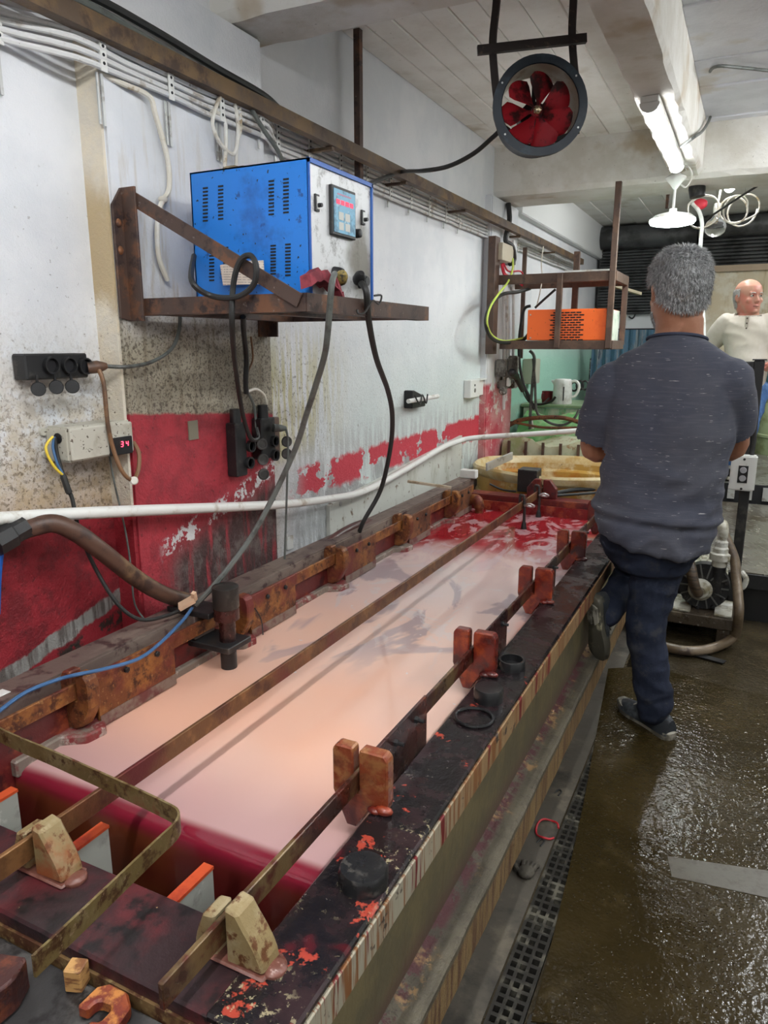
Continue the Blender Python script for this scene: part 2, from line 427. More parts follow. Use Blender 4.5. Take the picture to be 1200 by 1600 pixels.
# shuttering boards cast into the ceiling: lengthwise left of the long beam, crosswise right of it
rb = random.Random(3)
def boards(lo, hi, along, wid, m):
    k = 0; a = lo[0] if along == 'y' else lo[1]; end = hi[0] if along == 'y' else hi[1]
    while a < end-.02:
        b_ = min(a+wid*rb.uniform(.85, 1.15), end); dz = rb.uniform(.004, .014)
        q = B().box((a+.002, lo[1], CZ-dz), (b_-.002, hi[1], CZ+.01)) if along == 'y' else B().box((lo[0], a+.002, CZ-dz), (hi[0], b_-.002, CZ+.01))
        structure(q, 'board', m, ce, bevel=.003); a = b_
boards((WX, 2.32), (-.54, 4.96), 'y', .125, CEIL_A)
boards((WX, 5.40), (1.2, 9.2), 'y', .2, CEIL_A)
boards((-.37, 2.32), (1.6, 4.96), 'x', .19, CEIL_B)
# concrete beams
def roughbeam(lo, hi, name, m, seed, nx=46):
    """beam with slightly ragged lower arrises"""
    rr = random.Random(seed); b = B(); lo, hi = Vector(lo), Vector(hi)
    along = 1 if hi.y-lo.y > hi.x-lo.x else 0; rings = []
    for i in range(nx+1):
        t = i/nx; j = [rr.uniform(-.006, .006) for _ in range(6)]
        if along:
            yy = lo.y+(hi.y-lo.y)*t
            rings.append([(lo.x, yy, hi.z), (lo.x, yy, lo.z+.025+j[0]), (lo.x+.014+j[1], yy, lo.z+j[2]*.4), (hi.x-.014+j[3], yy, lo.z+j[4]*.4), (hi.x, yy, lo.z+.025+j[5]), (hi.x, yy, hi.z)])
        else:
            xx = lo.x+(hi.x-lo.x)*t
            rings.append([(xx, lo.y, hi.z), (xx, lo.y, lo.z+.03+j[0]), (xx, lo.y+.016+j[1], lo.z+j[2]*.4), (xx, hi.y-.016+j[3], lo.z+j[4]*.4), (xx, hi.y, lo.z+.03+j[5]), (xx, hi.y, hi.z)])
    b.rings(rings)
    return structure(b, name, m, ce)
roughbeam((WX, 2.08, 2.445), (3.2, 2.32, CZ+.01), 'beam', BEAMM, 1)
roughbeam((-1.66, 4.96, 2.41), (3.2, 5.40, CZ+.01), 'beam', BEAMM, 2)
roughbeam((-.545, -3, 2.43), (-.37, 4.97, CZ+.01), 'beam', BEAMM, 4, 90)
# far end: two roller shutters with housings, a pale wall strip and a stained board wall
def shutter(name, x0, x1, y, z0, z1, ztop, n):
    d = structure(B().box((x0, y+.03, z0), (x1, y+.06, ztop)), name, SHUT)
    sl = B().prism([(y+.03, 0), (y+.004, .008), (y, .02), (y+.004, .032), (y+.03, .04)], 'x', x0+.02, x1-.02)
    proto = None; p = (z1-z0)/n
    for i in range(n):
        if proto is None:
            proto = sl.build('slat', SHUT, d); proto.location = (0, 0, z0); proto.scale = (1, 1, p/.04)
        else: share(proto, (0, 0, p*i))
    B().tube([(x0, y-.08, (z1+ztop)/2), (x1, y-.08, (z1+ztop)/2)], (ztop-z1)/2, 20, 0).build('roll', SHUT, d, smooth=True)
    for k in range(3): B().box((x0, y-.01, z1+.02+k*.06), (x1, y, z1+.05+k*.06)).build('housing_rib', SHUT, d)
    return d
shutter('door_1', -1.62, -.62, 8.62, 1.78, 2.46, 2.70, 22)
shutter('door_2', -.60, 2.6, 8.42, 2.22, 2.50, 2.70, 8)
STAINB = grunge('stained_plywood', (.6, .52, .36), [((.38, .27, .13), 3, .55, .1, (3, 1, .5)), ((.68, .64, .52), 6, .55, .1, None)], .6, 0, .1)
tr = structure(B().box((-.52, 8.40, 0), (2.6, 8.5, 2.2)), 'trim_1', STAINB)
structure(B().box((-.60, 8.36, 2.17), (2.6, 8.40, 2.23)), 'rail', grunge('beige_rail', (.4, .3, .2), [], .5), tr)
structure(B().box((-.62, 8.34, 0), (-.53, 8.42, 2.2)), 'trim_2', plain('grey_post', (.3, .31, .3), .5))
structure(B().box((-1.62, 8.7, 0), (-.62, 8.75, 1.78)), 'trim_3', plain('bright_wall_strip', (.85, .87, .88), .6))
# raised checker-plate platform with a dark riser
pf = structure(B().box((-.62, 4.12, .262), (3.2, 6.02, .28)), 'floor_platform', TREAD)
structure(B().box((-.60, 4.17, 0), (3.2, 4.2, .262)), 'riser', plain('black_riser', (.01, .01, .01), .5), pf)
structure(B().box((-.62, 4.10, .2), (3.2, 4.13, .275)), 'edge_angle', BLACKP, pf)
structure(B().box((-.62, 6.08, 0), (3.2, 8.6, .42)), 'back_slab', grunge('wet_grey_slab', (.2, .195, .175), [((.09, .075, .06), 3, .52, .1, None)], .3, 0, .1), pf)
structure(B().box((-.62, 6.02, 0), (3.2, 6.08, .24)).box((-.62, 6.075, .24), (3.2, 6.081, .415)), 'step_riser', SLOT, pf)
gb = B().box((-.3, 6.055, .30), (-.25, 6.078, .40)).build('step_cleat', STEEL, pf)
for i in range(1, 14): share(gb, (i*.12, 0, 0))
# ---------------------------------------------------------------- lamps
def batten(loc, axis, label, L=1.2, glow=None):
    x, y, z = loc
    t = root('tube_light', (x, y, z), label, 'light')
    d = Vector((0, 1, 0)) if axis == 'y' else Vector((1, 0, 0)); s_ = Vector((1, 0, 0)) if axis == 'y' else Vector((0, 1, 0))
    def bx(a, b, c0, c1, z0, z1):
        p = Vector(loc)+d*a+s_*c0; q = Vector(loc)+d*b+s_*c1
        return B().box((min(p.x, q.x), min(p.y, q.y), z+z0), (max(p.x, q.x), max(p.y, q.y), z+z1))
    bx(-L/2, L/2, -.036, .036, -.028, 0).build('body', WHITEPL, t, bevel=.004)
    b = B(); rings = []
    for a in (-L/2+.015, L/2-.015):
        rings.append([Vector(loc)+d*a+s_*(.034*math.cos(math.pi+math.pi*k/10))+Vector((0, 0, -.029+.032*math.sin(math.pi+math.pi*k/10))) for k in range(11)])
    b.rings(rings).build('diffuser', glow or TUBEGLOW, t, smooth=True)
    for a in (-L/2, L/2-.015):
        q = B(); rr = []
        for e in (a, a+.015):
            rr.append([Vector(loc)+d*e+s_*(.039*math.cos(math.pi+math.pi*k/10))+Vector((0, 0, -.028+.036*math.sin(math.pi+math.pi*k/10))) for k in range(11)])
        q.rings(rr).build('end_cap', WHITEPL, t)
    return t
batten((-.47, 3.95, 2.43), 'y', 'lit tube light screwed under the long beam, behind the fan', glow=TUBEGLOW_DIM)
batten((-.29, 6.35, 2.70), 'y', 'small lit tube light on the far ceiling, above the bare bulb', .9)
# lamps of the same hall outside the picture
for (x, y, a, lab) in ((-.46, .55, 'y', 'lit tube light under the long beam above the near end of the tank'), (-.46, -1.3, 'y', 'lit tube light under the long beam behind the viewer'), (.75, 4.2, 'y', 'lit tube light on the ceiling right of the long beam, by the second beam'), (1.0, 6.6, 'y', 'lit tube light on the far right ceiling above the platform'), (.9, 1.1, 'y', 'lit tube light on the near right ceiling above the wet floor'), (1.9, 3.3, 'y', 'lit tube light on the ceiling nearest the right wall'), (1.2, -1.2, 'y', 'lit tube light on the ceiling right of and behind the viewer')):
    batten((x, y, 2.43 if x == -.46 else 2.70), a, lab)
# ---------------------------------------------------------------- the long plating tank
def rimmat():
    t = T('wet_dark_rim')
    n = t.noise(11, 5, .65); s_ = t.noise(70, 4, .7)
    c = t.mix(t.ss(n, .46, .62), (.010, .008, .009), (.024, .010, .012))
    c = t.mix(t.ss(t.noise(16, 4, .7), .62, .66)*t.ss(t.y, 1.9, 1.6), c, (.36, .05, .03))
    c = t.mix(t.ss(t.noise(5, 3, .6), .56, .64)*t.ss(t.y, 1.1, .8), c, (.16, .012, .02))
    sp = t.ss(t.noise(60, 4, .75), .56, .62)*t.ss(t.noise(6, 3), .42, .55)*t.ss(t.y, 1.3, 1.05)
    c = t.mix(sp*.85, c, (.38, .33, .2))
    c = t.mix(t.ss(s_, .66, .72)*.5, c, (.3, .25, .22))
    c = t.mix(t.ss(t.noise(4, 4, .7), .56, .7)*t.ss(t.y, 2.4, 3.2)*.5, c, (.2, .18, .17))
    t.set('Base Color', c).set('Roughness', t.ss(n, .35, .65)*.22+.13)
    t.bump(t.noise(45, 4, .6), .3, .004); return t.m
def fasciamat():
    t = T('stained_fascia')
    d = t.noise(22, 4, .7, st=(1, 2.6, .12)); e = t.noise(10, 4, .7, st=(1, 2.2, .15))
    c = t.mix(t.ss(t.y, 1.0, 1.35)*.75, (.36, .33, .25), (.3, .16, .05))
    c = t.mix(t.ss(d, .5, .6), c, (.22, .09, .03))
    c = t.mix(t.ss(e, .58, .61), c, (.16, .015, .015))
    c = t.mix(t.ss(t.noise(30, 3), .62, .68), c, (.06, .04, .03))
    t.set('Base Color', c).set('Roughness', .5).bump(d, .15, .003); return t.m
def sidemat():
    t = T('tank_outer_wall')
    d = t.noise(14, 5, .7, st=(1, 3, .25)); n = t.noise(7, 5, .7)
    c = t.mix(t.ss(n, .4, .62), (.15, .122, .06), (.105, .088, .05))
    c = t.mix(t.ss(d, .54, .66)*.7, c, (.1, .075, .04))
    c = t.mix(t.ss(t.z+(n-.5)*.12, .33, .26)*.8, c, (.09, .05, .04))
    t.set('Base Color', c).set('Roughness', .55).bump(t.noise(60, 4), .25, .004); return t.m
def ledgemat():
    t = T('crusted_ledge')
    n = t.noise(26, 5, .75); m = t.noise(6, 4, .6)
    c = t.mix(t.ss(m, .4, .62), (.125, .108, .075), (.07, .06, .042)); c = t.mix(t.ss(t.noise(70, 4, .7), .55, .65)*.6, c, (.05, .04, .03))
    c = t.mix(t.ss(t.x+(n-.5)*.02, -.45, -.465)*t.ss(n, .44, .52), c, (.09, .025, .03))
    c = t.mix(t.ss(t.x+(n-.5)*.06, -.437, -.455)*t.ss(t.noise(5, 5, .7), .46, .54)*t.ss(t.noise(50, 4, .7), .44, .52), c, (.36, .22, .1))
    c = t.mix(t.ss(t.z, .235, .225), c, t.mix(t.ss(t.noise(22, 4, .7, st=(1, 2.4, .12)), .44, .6), (.26, .17, .075), (.12, .06, .03)))
    t.set('Base Color', c).set('Roughness', .5).bump(n+t.noise(70, 4, .7), .7, .008); return t.m
RIM, FASCIA, SIDEW, LEDGE = rimmat(), fasciamat(), sidemat(), ledgemat()
INNER = grunge('red_stained_liner', (.12, .015, .015), [((.3, .07, .03), 9, .56, .08, None), ((.05, .01, .012), 14, .58, .06, None)], .35, 0, .2)
TIMBER = grunge('grey_wet_timber', (.14, .1, .085), [((.22, .17, .14), 10, .55, .08, (1, .2, 1)), ((.06, .03, .03), 16, .58, .06, None)], .5, 0, .3)
LEDGEGREY = grunge('grey_caked_ledge', (.2, .16, .13), [((.2, .03, .03), 9, .52, .06, None), ((.36, .3, .26), 30, .6, .05, None)], .6, 0, .4)
TX0, TX1, TY0, TY1, LZ = -1.53, -.444, .60, 4.12, .505
tank = root('plating_tank', ((TX0+TX1)/2, 2.4, 0), 'long dark-rimmed plating tank stained red, filling the left of the hall', 'tank')
B().box((-.566, TY0, .567), (TX1, TY1, .582)).box((-.566, .74, .44), (-.556, TY1, .567)).build('right_rim', RIM, tank, bevel=.004, label='wet black right rim with red and cream splashes')
B().box((-.56, TY0, .505), (TX1+.003, TY1, .567)).build('fascia', FASCIA, tank, bevel=.002, label='tan edge board streaked with dark red drips')
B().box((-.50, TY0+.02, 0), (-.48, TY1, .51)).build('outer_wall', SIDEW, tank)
b = B(); rr = random.Random(5); rg = []
for i in range(61):
    yy = TY0+(TY1-TY0)*i/60; j = rr.uniform(-.0012, .0012)
    rg.append([(-.485, yy, .14), (-.418+j, yy, .14), (-.418+j, yy, .245), (-.424+j, yy, .251), (-.455, yy, .252+rr.uniform(0, .002)), (-.47, yy, .256+rr.uniform(0, .003)), (-.485, yy, .262+rr.uniform(0, .003))])
b.rings(rg).build('ledge', LEDGE, tank)
B().box((TX0, TY0, .553), (-.5585, .742, .580)).build('front_rim', grunge('dark_front_rim', (.028, .014, .016), [((.1, .018, .022), 6, .54, .1, None), ((.012, .009, .01), 18, .58, .06, None), ((.5, .33, .16), 22, .705, .012, None)], .33, 0, .25, 60), tank, bevel=.004)
B().box((TX0, TY0-.004, .515), (TX1, TY0+.012, .556)).build('front_fascia', grunge('mottled_brown_edge', (.2, .12, .05), [((.08, .03, .015), 30, .5, .07, None), ((.3, .22, .1), 50, .6, .05, None)], .45, 0, .2), tank)
B().box((TX0, TY0+.005, 0), (TX1-.03, TY0+.02, .52)).build('front_wall', SIDEW, tank)
B().box((TX0, TY0, .0), (-1.435, TY1, .665)).build('left_rim', TIMBER, tank, bevel=.006, label='grey soaked timber along the wall')
# inner shelf on the wall side, running out to a nose under every bracket
LBR = (1.125, 1.75, 2.37, 2.99, 3.62); RBR = (1.10, 1.75, 2.38, 2.95, 3.60)
po = [(-1.44, .945), (-1.402, .945)]
for yb in LBR: po += [(-1.402, yb-.06), (-1.352, yb-.025), (-1.345, yb+.03), (-1.40, yb+.07)]
po += [(-1.402, 4.0), (-1.44, 4.0)]
B().prism(po, 'z', LZ-.02, LZ+.022).build('inner_shelf', LEDGEGREY, tank, bevel=.004)
B().box((-1.437, .74, .3), (-1.420, 4.0, .60)).build('left_liner', INNER, tank)
B().box((TX0, 4.0, .40), (-.5585, TY1, .592)).build('far_rim', INNER, tank, bevel=.005)
B().box((-1.42, 3.985, .45), (-.57, 4.0, .56)).build('far_batten', grunge('red_batten', (.2, .015, .015), [((.4, .1, .05), 12, .58, .06, None)], .3, 0, .1), tank)
# overflow compartment in front of the weir: floor, side plates and two dividers with orange-red top edges
BROWNIN = grunge('brown_red_inner_wall', (.14, .04, .015), [((.2, .07, .02), 3, .5, .12, (3, 3, .6)), ((.06, .01, .01), 7, .55, .1, None)], .25, 0, .05, coat=.4)
B().box((-1.44, .742, .16), (-.556, .955, .18)).build('overflow_floor', BROWNIN, tank)
DIVG = grunge('grey_divider', (.34, .35, .31), [((.16, .16, .14), 8, .58, .08, None), ((.5, .5, .46), 20, .6, .05, None)], .5, 0, .1)
DIVT = grunge('orange_red_edge', (.55, .08, .025), [((.35, .03, .015), 10, .55, .08, None)], .35, 0, .1)
for xx, z1 in ((-1.03, .548), (-.776, .548), (-1.29, .548)):
    d = B().box((xx-.01, .742, .18), (xx+.01, .858, z1-.006)).build('divider', DIVG, tank)
    B().box((xx-.011, .742, z1-.006), (xx+.011, .86, z1)).build('divider_edge', DIVT, d)
# liquid, with its film pouring over the rounded weir
def liquidmat():
    t = T('milky_pink_solution')
    x, y = t.x, t.y
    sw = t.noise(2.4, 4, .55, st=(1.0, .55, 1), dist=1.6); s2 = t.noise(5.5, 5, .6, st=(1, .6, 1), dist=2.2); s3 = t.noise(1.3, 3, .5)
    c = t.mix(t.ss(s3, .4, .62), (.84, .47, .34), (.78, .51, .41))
    c = t.mix(t.ss(y+(s3-.5)*.5, 2.0, 2.6)*.75, c, (.60, .50, .50))  # far half greyed: the wall's pale reflection put into the colour
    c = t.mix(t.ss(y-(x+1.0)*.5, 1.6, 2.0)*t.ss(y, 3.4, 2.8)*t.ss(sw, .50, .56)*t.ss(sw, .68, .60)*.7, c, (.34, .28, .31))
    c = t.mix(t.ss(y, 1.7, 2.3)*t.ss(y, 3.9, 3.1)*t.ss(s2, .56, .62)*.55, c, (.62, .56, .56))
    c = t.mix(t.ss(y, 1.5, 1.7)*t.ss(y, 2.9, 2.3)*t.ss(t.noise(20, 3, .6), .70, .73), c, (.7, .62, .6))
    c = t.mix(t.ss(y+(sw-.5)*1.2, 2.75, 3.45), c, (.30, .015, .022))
    c = t.mix(t.ss(y+(sw-.5)*.9, 2.5, 3.1)*t.ss(s2, .5, .58)*.6, c, (.55, .40, .42))  # whitish swirls, painted reflection over the red far end
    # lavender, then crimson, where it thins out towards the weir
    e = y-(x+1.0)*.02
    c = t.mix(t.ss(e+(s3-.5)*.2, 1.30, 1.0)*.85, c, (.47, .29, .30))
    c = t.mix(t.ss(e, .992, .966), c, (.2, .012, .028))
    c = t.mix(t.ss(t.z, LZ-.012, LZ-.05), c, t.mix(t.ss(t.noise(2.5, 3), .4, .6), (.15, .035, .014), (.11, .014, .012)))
    t.set('Base Color', c).set('Roughness', .07).set('Specular IOR Level', .5)
    t.bump(t.noise(7, 3, .5, dist=.6), .035, .01); return t.m
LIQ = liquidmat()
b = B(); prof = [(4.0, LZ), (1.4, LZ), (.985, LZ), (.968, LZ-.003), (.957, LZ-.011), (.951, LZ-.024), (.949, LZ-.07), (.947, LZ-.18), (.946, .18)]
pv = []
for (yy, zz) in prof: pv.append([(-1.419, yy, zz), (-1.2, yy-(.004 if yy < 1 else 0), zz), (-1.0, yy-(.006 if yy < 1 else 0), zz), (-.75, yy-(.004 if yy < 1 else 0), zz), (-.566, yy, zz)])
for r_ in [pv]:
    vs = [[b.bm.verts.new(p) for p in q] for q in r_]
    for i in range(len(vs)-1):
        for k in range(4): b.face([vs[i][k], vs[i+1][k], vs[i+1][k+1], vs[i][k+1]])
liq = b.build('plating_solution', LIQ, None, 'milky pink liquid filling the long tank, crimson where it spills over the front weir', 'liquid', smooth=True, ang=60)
# ---------------------------------------------------------------- bus bars, brackets, hanger plates
def busbar(name, x, y0, y1, z, m, label, h=.042, w_=.009):
    t = root(name, (x, y0, z), label, 'bar', 'long flat bars over the tank')
    B().box((x-w_/2, y0, z-h/2), (x+w_/2, y1, z+h/2)).build('flat_bar', m, t, bevel=.0015)
    return t
BZ = .630
bar_left = busbar('busbar', -1.39, .62, 3.98, BZ, RUSTORANGE, 'long orange-rusty flat bar along the wall side of the tank')
busbar('busbar', -1.0, .56, 4.10, BZ, grunge('brown_bar', (.16, .075, .03), [((.26, .13, .05), 16, .54, .08, None), ((.07, .025, .015), 9, .56, .1, None), ((.12, .02, .02), 4, .58, .1, None)], .42, .4, .25, 110), 'long brown flat bar down the middle of the tank')
bar_right = busbar('busbar', -.60, .56, 3.75, BZ, grunge('wet_bar', (.05, .018, .013), [((.2, .13, .055), 7, .53, .1, None), ((.1, .02, .012), 20, .55, .08, None)], .3, .35, .2, 110, coat=.3), 'long dark wet flat bar beside the black right rim')
ORD = ['first', 'second', 'third', 'fourth', 'fifth', 'sixth', 'seventh', 'eighth', 'ninth', 'tenth', 'eleventh', 'twelfth', 'thirteenth', 'fourteenth', 'fifteenth', 'sixteenth']
def rbracket(yb, m, i):
    P = [(-.652, .60), (-.652, .688), (-.644, .700), (-.608, .700), (-.606, .690), (-.606, .607), (-.594, .607), (-.594, .690), (-.592, .700), (-.540, .700), (-.532, .690), (-.532, .60), (-.535, .583), (-.566, .583), (-.60, .53), (-.622, .53)]
    t = B().prism(P, 'y', yb-.014, yb+.014).build('bar_bracket', m, tank, bevel=.003)
    B().ball((-.54, yb-.016, .588), .016, 2, (1.3, .8, .6)).ball((-.556, yb-.02, .586), .014, 2, (1.2, .8, .5)).build('weld_foot', RUSTRED, t, smooth=True)
RB2 = grunge('orange_red_plate', (.24, .05, .018), [((.34, .14, .05), 24, .52, .08, None), ((.07, .012, .01), 8, .54, .1, None)], .28, .1, .3, 120, coat=.4)
for i, yb in enumerate(RBR): rbracket(yb, RB2 if i == 0 else RUSTRED, i)
def lbracket(yb, i):
    P = [(-1.436, .585), (-1.436, .660), (-1.425, .678), (-1.398, .680), (-1.397, .608), (-1.383, .608), (-1.382, .680), (-1.352, .678), (-1.343, .666), (-1.338, .645), (-1.340, .595), (-1.352, .572), (-1.372, .54), (-1.40, .527), (-1.425, .527)]
    B().prism(P, 'y', yb-.018, yb+.018).build('bar_block', RUSTORANGE, tank, bevel=.004, label='rounded rusty block on the wall side')
for i, yb in enumerate(LBR): lbracket(yb, i)
FINM = grunge('yellowed_fin', (.26, .19, .085), [((.34, .27, .15), 14, .54, .09, None), ((.12, .045, .015), 40, .58, .05, None), ((.3, .09, .03), 6, .57, .08, None)], .5, .1, .3, 110)
def frontbracket(x, yb, label):
    for s_, nm in ((-1, 'left_block'), (1, 'right_block')):
        a, e, h = (.009, .075, .092) if s_ > 0 else (.009, .05, .072)
        P = [(x+s_*a, .582), (x+s_*a, .582+h), (x+s_*(a+.022), .582+h-.004)]
        for k in range(1, 6):
            q = k/5; P.append((x+s_*(a+.022+(e-a-.022)*math.sin(q*1.45)), .582+(h-.008)*(1-q)+.004*q))
        B().prism(P, 'y', yb-.022, yb+.022).build('bar_fin', FINM, tank, bevel=.004, label='yellowed curved block on the front rim')
    B().box((x-.05, yb-.028, .580), (x+.078, yb+.026, .586)).ball((x+.078, yb, .583), .02, 2, (1, 1.1, .45)).build('weld_bead', grunge('pinkish_weld', (.14, .05, .035), [((.2, .08, .06), 20, .52, .08, None), ((.45, .3, .26), 30, .64, .04, None)], .35) if 'pinkish_weld' not in bpy.data.materials else bpy.data.materials['pinkish_weld'], tank, bevel=.004, smooth=True)
frontbracket(-1.0, .70, 'yellowed curved block clamping the middle bar on the front rim')
frontbracket(-.60, .70, 'yellowed curved block clamping the right bar on the front rim')
def hanger(x, y0, y1, z1, z0, side, m, low, label, group, bz=(.35, .75)):
    par = bar_left if x < -1 else bar_right
    xf = x+side*.006
    t = B().box((min(x, xf)-.001, y0, z0), (max(x, xf)+.001, y1, z1)).build('hanger_plate', m, par, bevel=.0015)
    B().box((min(x, xf)-.003, y0+.002, z0-.002), (max(x, xf)+.003, y1-.002, z0+.028)).build('clamped_strip', low, t)
    for q in bz:
        yy = y0+(y1-y0)*q
        B().lathe([(.0085, 0), (.0085, .007), (.006, .009)], (xf, yy, z1-.028), (side, 0, 0), 6).lathe([(.0045, .009), (.0045, .022)] if side > 0 and x > -.7 else [(.0045, .009), (.0045, .010)], (xf, yy, z1-.028), (side, 0, 0), 8).build('bolt', BLACKP, t)
GREYSTRIP = grunge('grey_red_strip', (.2, .15, .12), [((.12, .03, .03), 9, .55, .08, None)], .5)
for i, (a, c_) in enumerate(((1.165, 1.44), (1.795, 2.06), (2.42, 2.69), (3.04, 3.30), (3.66, 3.92))):
    hanger(-1.383, a, c_, .655, .512, 1, RUSTORANGE if i < 3 else RUST, GREYSTRIP, 'rusty plate with two bolts on the wall-side bar, %s from the front' % ORD[i], 'bolted plates along the wall-side bar')
for i, (a, c_) in enumerate(((1.14, 1.405), (1.79, 2.03), (2.42, 2.66), (3.0, 3.24))):
    hanger(-.594, a, c_, .668, .515, 1, RUSTDARK, RUSTDARK, 'dark wet plate with two long bolts on the right bar, %s from the front' % ORD[i], 'bolted plates along the right bar')
# far end bracket of the middle bar
for s_ in (-1, 1):
    B().prism([(-1.0+s_*.008, .592), (-1.0+s_*.008, .70), (-1.0+s_*.045, .70), (-1.0+s_*.085, .65), (-1.0+s_*.085, .592)], 'y', 4.04, 4.08).build('far_block', INNER, tank, bevel=.003)
# bent flat strap across the front
b = B()
ps = [(-1.47, .90), (-1.30, .842), (-1.1, .826), (-.90, .810), (-.80, .80), (-.775, .793), (-.762, .778), (-.757, .755), (-.755, .72), (-.745, .60), (-.737, .49)]
cs = crom([Vector((p[0]+.012, p[1]-.012, .695)) for p in ps], 4)
rg = []
for i, p in enumerate(cs):
    d = (cs[min(i+1, len(cs)-1)]-cs[max(i-1, 0)]).normalized(); n = Vector((-d.y, d.x, 0))*.002
    rg.append([p+n+Vector((0, 0, -.016)), p-n+Vector((0, 0, -.016)), p-n+Vector((0, 0, .016)), p+n+Vector((0, 0, .016))])
b.rings(rg).build('bent_strap', BRASSY, None, 'brass-brown flat strap bent into a U over the front rim', 'strap', smooth=True, ang=40)
# dark trough block at the near left with a wooden cube and an orange hook on it
tb = root('trough_block', (-.95, .48, 0), 'black box with worn edges in front of the tank, lower left', 'box')
B().box((-1.5, .30, .30), (-.628, .592, .545)).build('lid', grunge('scuffed_black_lid', (.03, .028, .028), [((.09, .085, .08), 9, .55, .08, None), ((.012, .01, .01), 20, .58, .06, None)], .4, 0, .25), tb, bevel=.007)
B().box((-1.48, .32, 0), (-.64, .575, .31)).build('body', SIDEW, tb)
bk = V(18, 1545, z=.58); b = B().prism([(bk.x+dx, bk.y+dy) for dx, dy in ((-.06, -.06), (-.06, .02), (-.01, .035), (.008, .0), (.004, -.08))], 'z', .546, .60)
b.build('dark_bracket', RUSTDARK, None, 'dark red glossy bracket standing on the black box, lower left corner', 'bracket', bevel=.004)
pg = V(122, 1540, z=.545); B().cbox((pg.x, pg.y, .5635), (.026, .026, .037), (0, 0, .35)).build('wooden_peg', grunge('striped_wood', (.5, .28, .1), [((.2, .08, .03), 20, .55, .05, (1, 1, 5))], .5), None, 'small striped wooden peg standing on the black box under the bent strap', 'peg', bevel=.002)
hook = [(-.735, .435), (-.735, .47), (-.722, .482), (-.688, .482), (-.668, .468), (-.655, .40), (-.70, .40), (-.70, .428), (-.688, .432), (-.688, .452), (-.694, .458), (-.712, .456), (-.717, .45), (-.717, .437)]
hc = V(158, 1590, z=.56); hook = [(x+.695+hc.x, y-.44+hc.y) for x, y in hook]
B().prism(hook, 'z', .546, .566).build('hook_plate', grunge('orange_brown_hook', (.3, .07, .02), [((.15, .02, .015), 12, .55, .08, None), ((.5, .2, .05), 24, .6, .06, None)], .4), None, 'orange-brown hook-shaped plate lying on the black box, lower left', 'hook', bevel=.003)
# ---------------------------------------------------------------- caps on the right rim
def knurl(c, r, h, m, name, label, hollow=False, thin=False):
    c = Vector(c); n = 40; b = B(); rg = []
    prof = [(1, 0), (1, h*.8), (.93, h)] if not hollow else [(1, 0), (1, h*.85), (.96, h), (.82, h), (.80, h*.6), (.80, h*.25)]
    for f, z in prof:
        rg.append([c+Vector((math.cos(2*math.pi*k/n)*r*f*(1.035 if k % 4 == 0 and z < h*.9 and f == 1 else 1), math.sin(2*math.pi*k/n)*r*f*(1.035 if k % 4 == 0 and z < h*.9 and f == 1 else 1), z)) for k in range(n)])
    b.rings(rg)
    return b.build(name, m, None, label, 'cap', 'black screw caps on the right rim', smooth=True, ang=35)
CAPM = grunge('wet_black_cap', (.012, .012, .013), [((.06, .055, .05), 24, .62, .05, None)], .3, 0, .2, coat=.2)
p = V(568, 1378, z=.582); knurl((p.x, p.y, .582), .041, .030, CAPM, 'screw_cap', 'black ribbed screw cap lying on the rim nearest the front')
p = V(763, 1093, z=.582); knurl((p.x, p.y, .582), .037, .034, RUSTDARK if 0 else CAPM, 'screw_cap', 'tall wet black cap beside the second bracket, upside of the thin ring')
p = V(799, 1043, z=.582); knurl((p.x, p.y, .582), .037, .026, CAPM, 'screw_cap', 'open hollow black cap ring behind the second bracket', hollow=True)
p = V(741, 1123, z=.582)
B().tube([(p.x+.045*math.cos(a*math.pi/10), p.y+.045*math.sin(a*math.pi/10), .586) for a in range(20)], .0042, 8, 1, True).build('seal_ring', CAPM, None, 'thin black seal ring lying flat on the wet rim', 'ring', smooth=True)
# ---------------------------------------------------------------- dosing motor clamped to the wall-side bar
mx, my = -1.315, 1.600
mt = root('agitator', (mx, my, .5), 'stubby black-topped agitator standing in the pink liquid, clamped to the wall-side bar', 'motor')
B().lathe([(.037, .725), (.039, .728), (.039, .790), (.035, .793)], (mx, my, -.03), seg=24).build('black_cap', grunge('dusty_black_cap', (.02, .018, .016), [((.1, .09, .07), 8, .58, .08, None)], .5), mt, smooth=True)
B().lathe([(.038, .66), (.038, .695)], (mx, my, 0), seg=24).build('rusty_body', RUSTDARK, mt, smooth=True)
B().lathe([(.025, .59), (.025, .66)], (mx, my, 0), seg=18).build('neck', RUSTDARK, mt, smooth=True)
B().lathe([(.024, .47), (.024, .575)], (mx, my, 0), seg=18).build('shaft_tube', BLACKP, mt, smooth=True)
B().box((mx-.17, my-.055, .574), (mx+.045, my+.055, .592)).build('clamp_plate', BLACKP, mt, bevel=.002)
B().box((mx-.19, my-.045, .665), (mx-.03, my+.045, .682)).build('upper_plate', BLACKP, mt, bevel=.002)
B().box((-1.435, my-.045, .592), (-1.40, my+.045, .665)).build('packing_block', TIMBER, mt, bevel=.002)
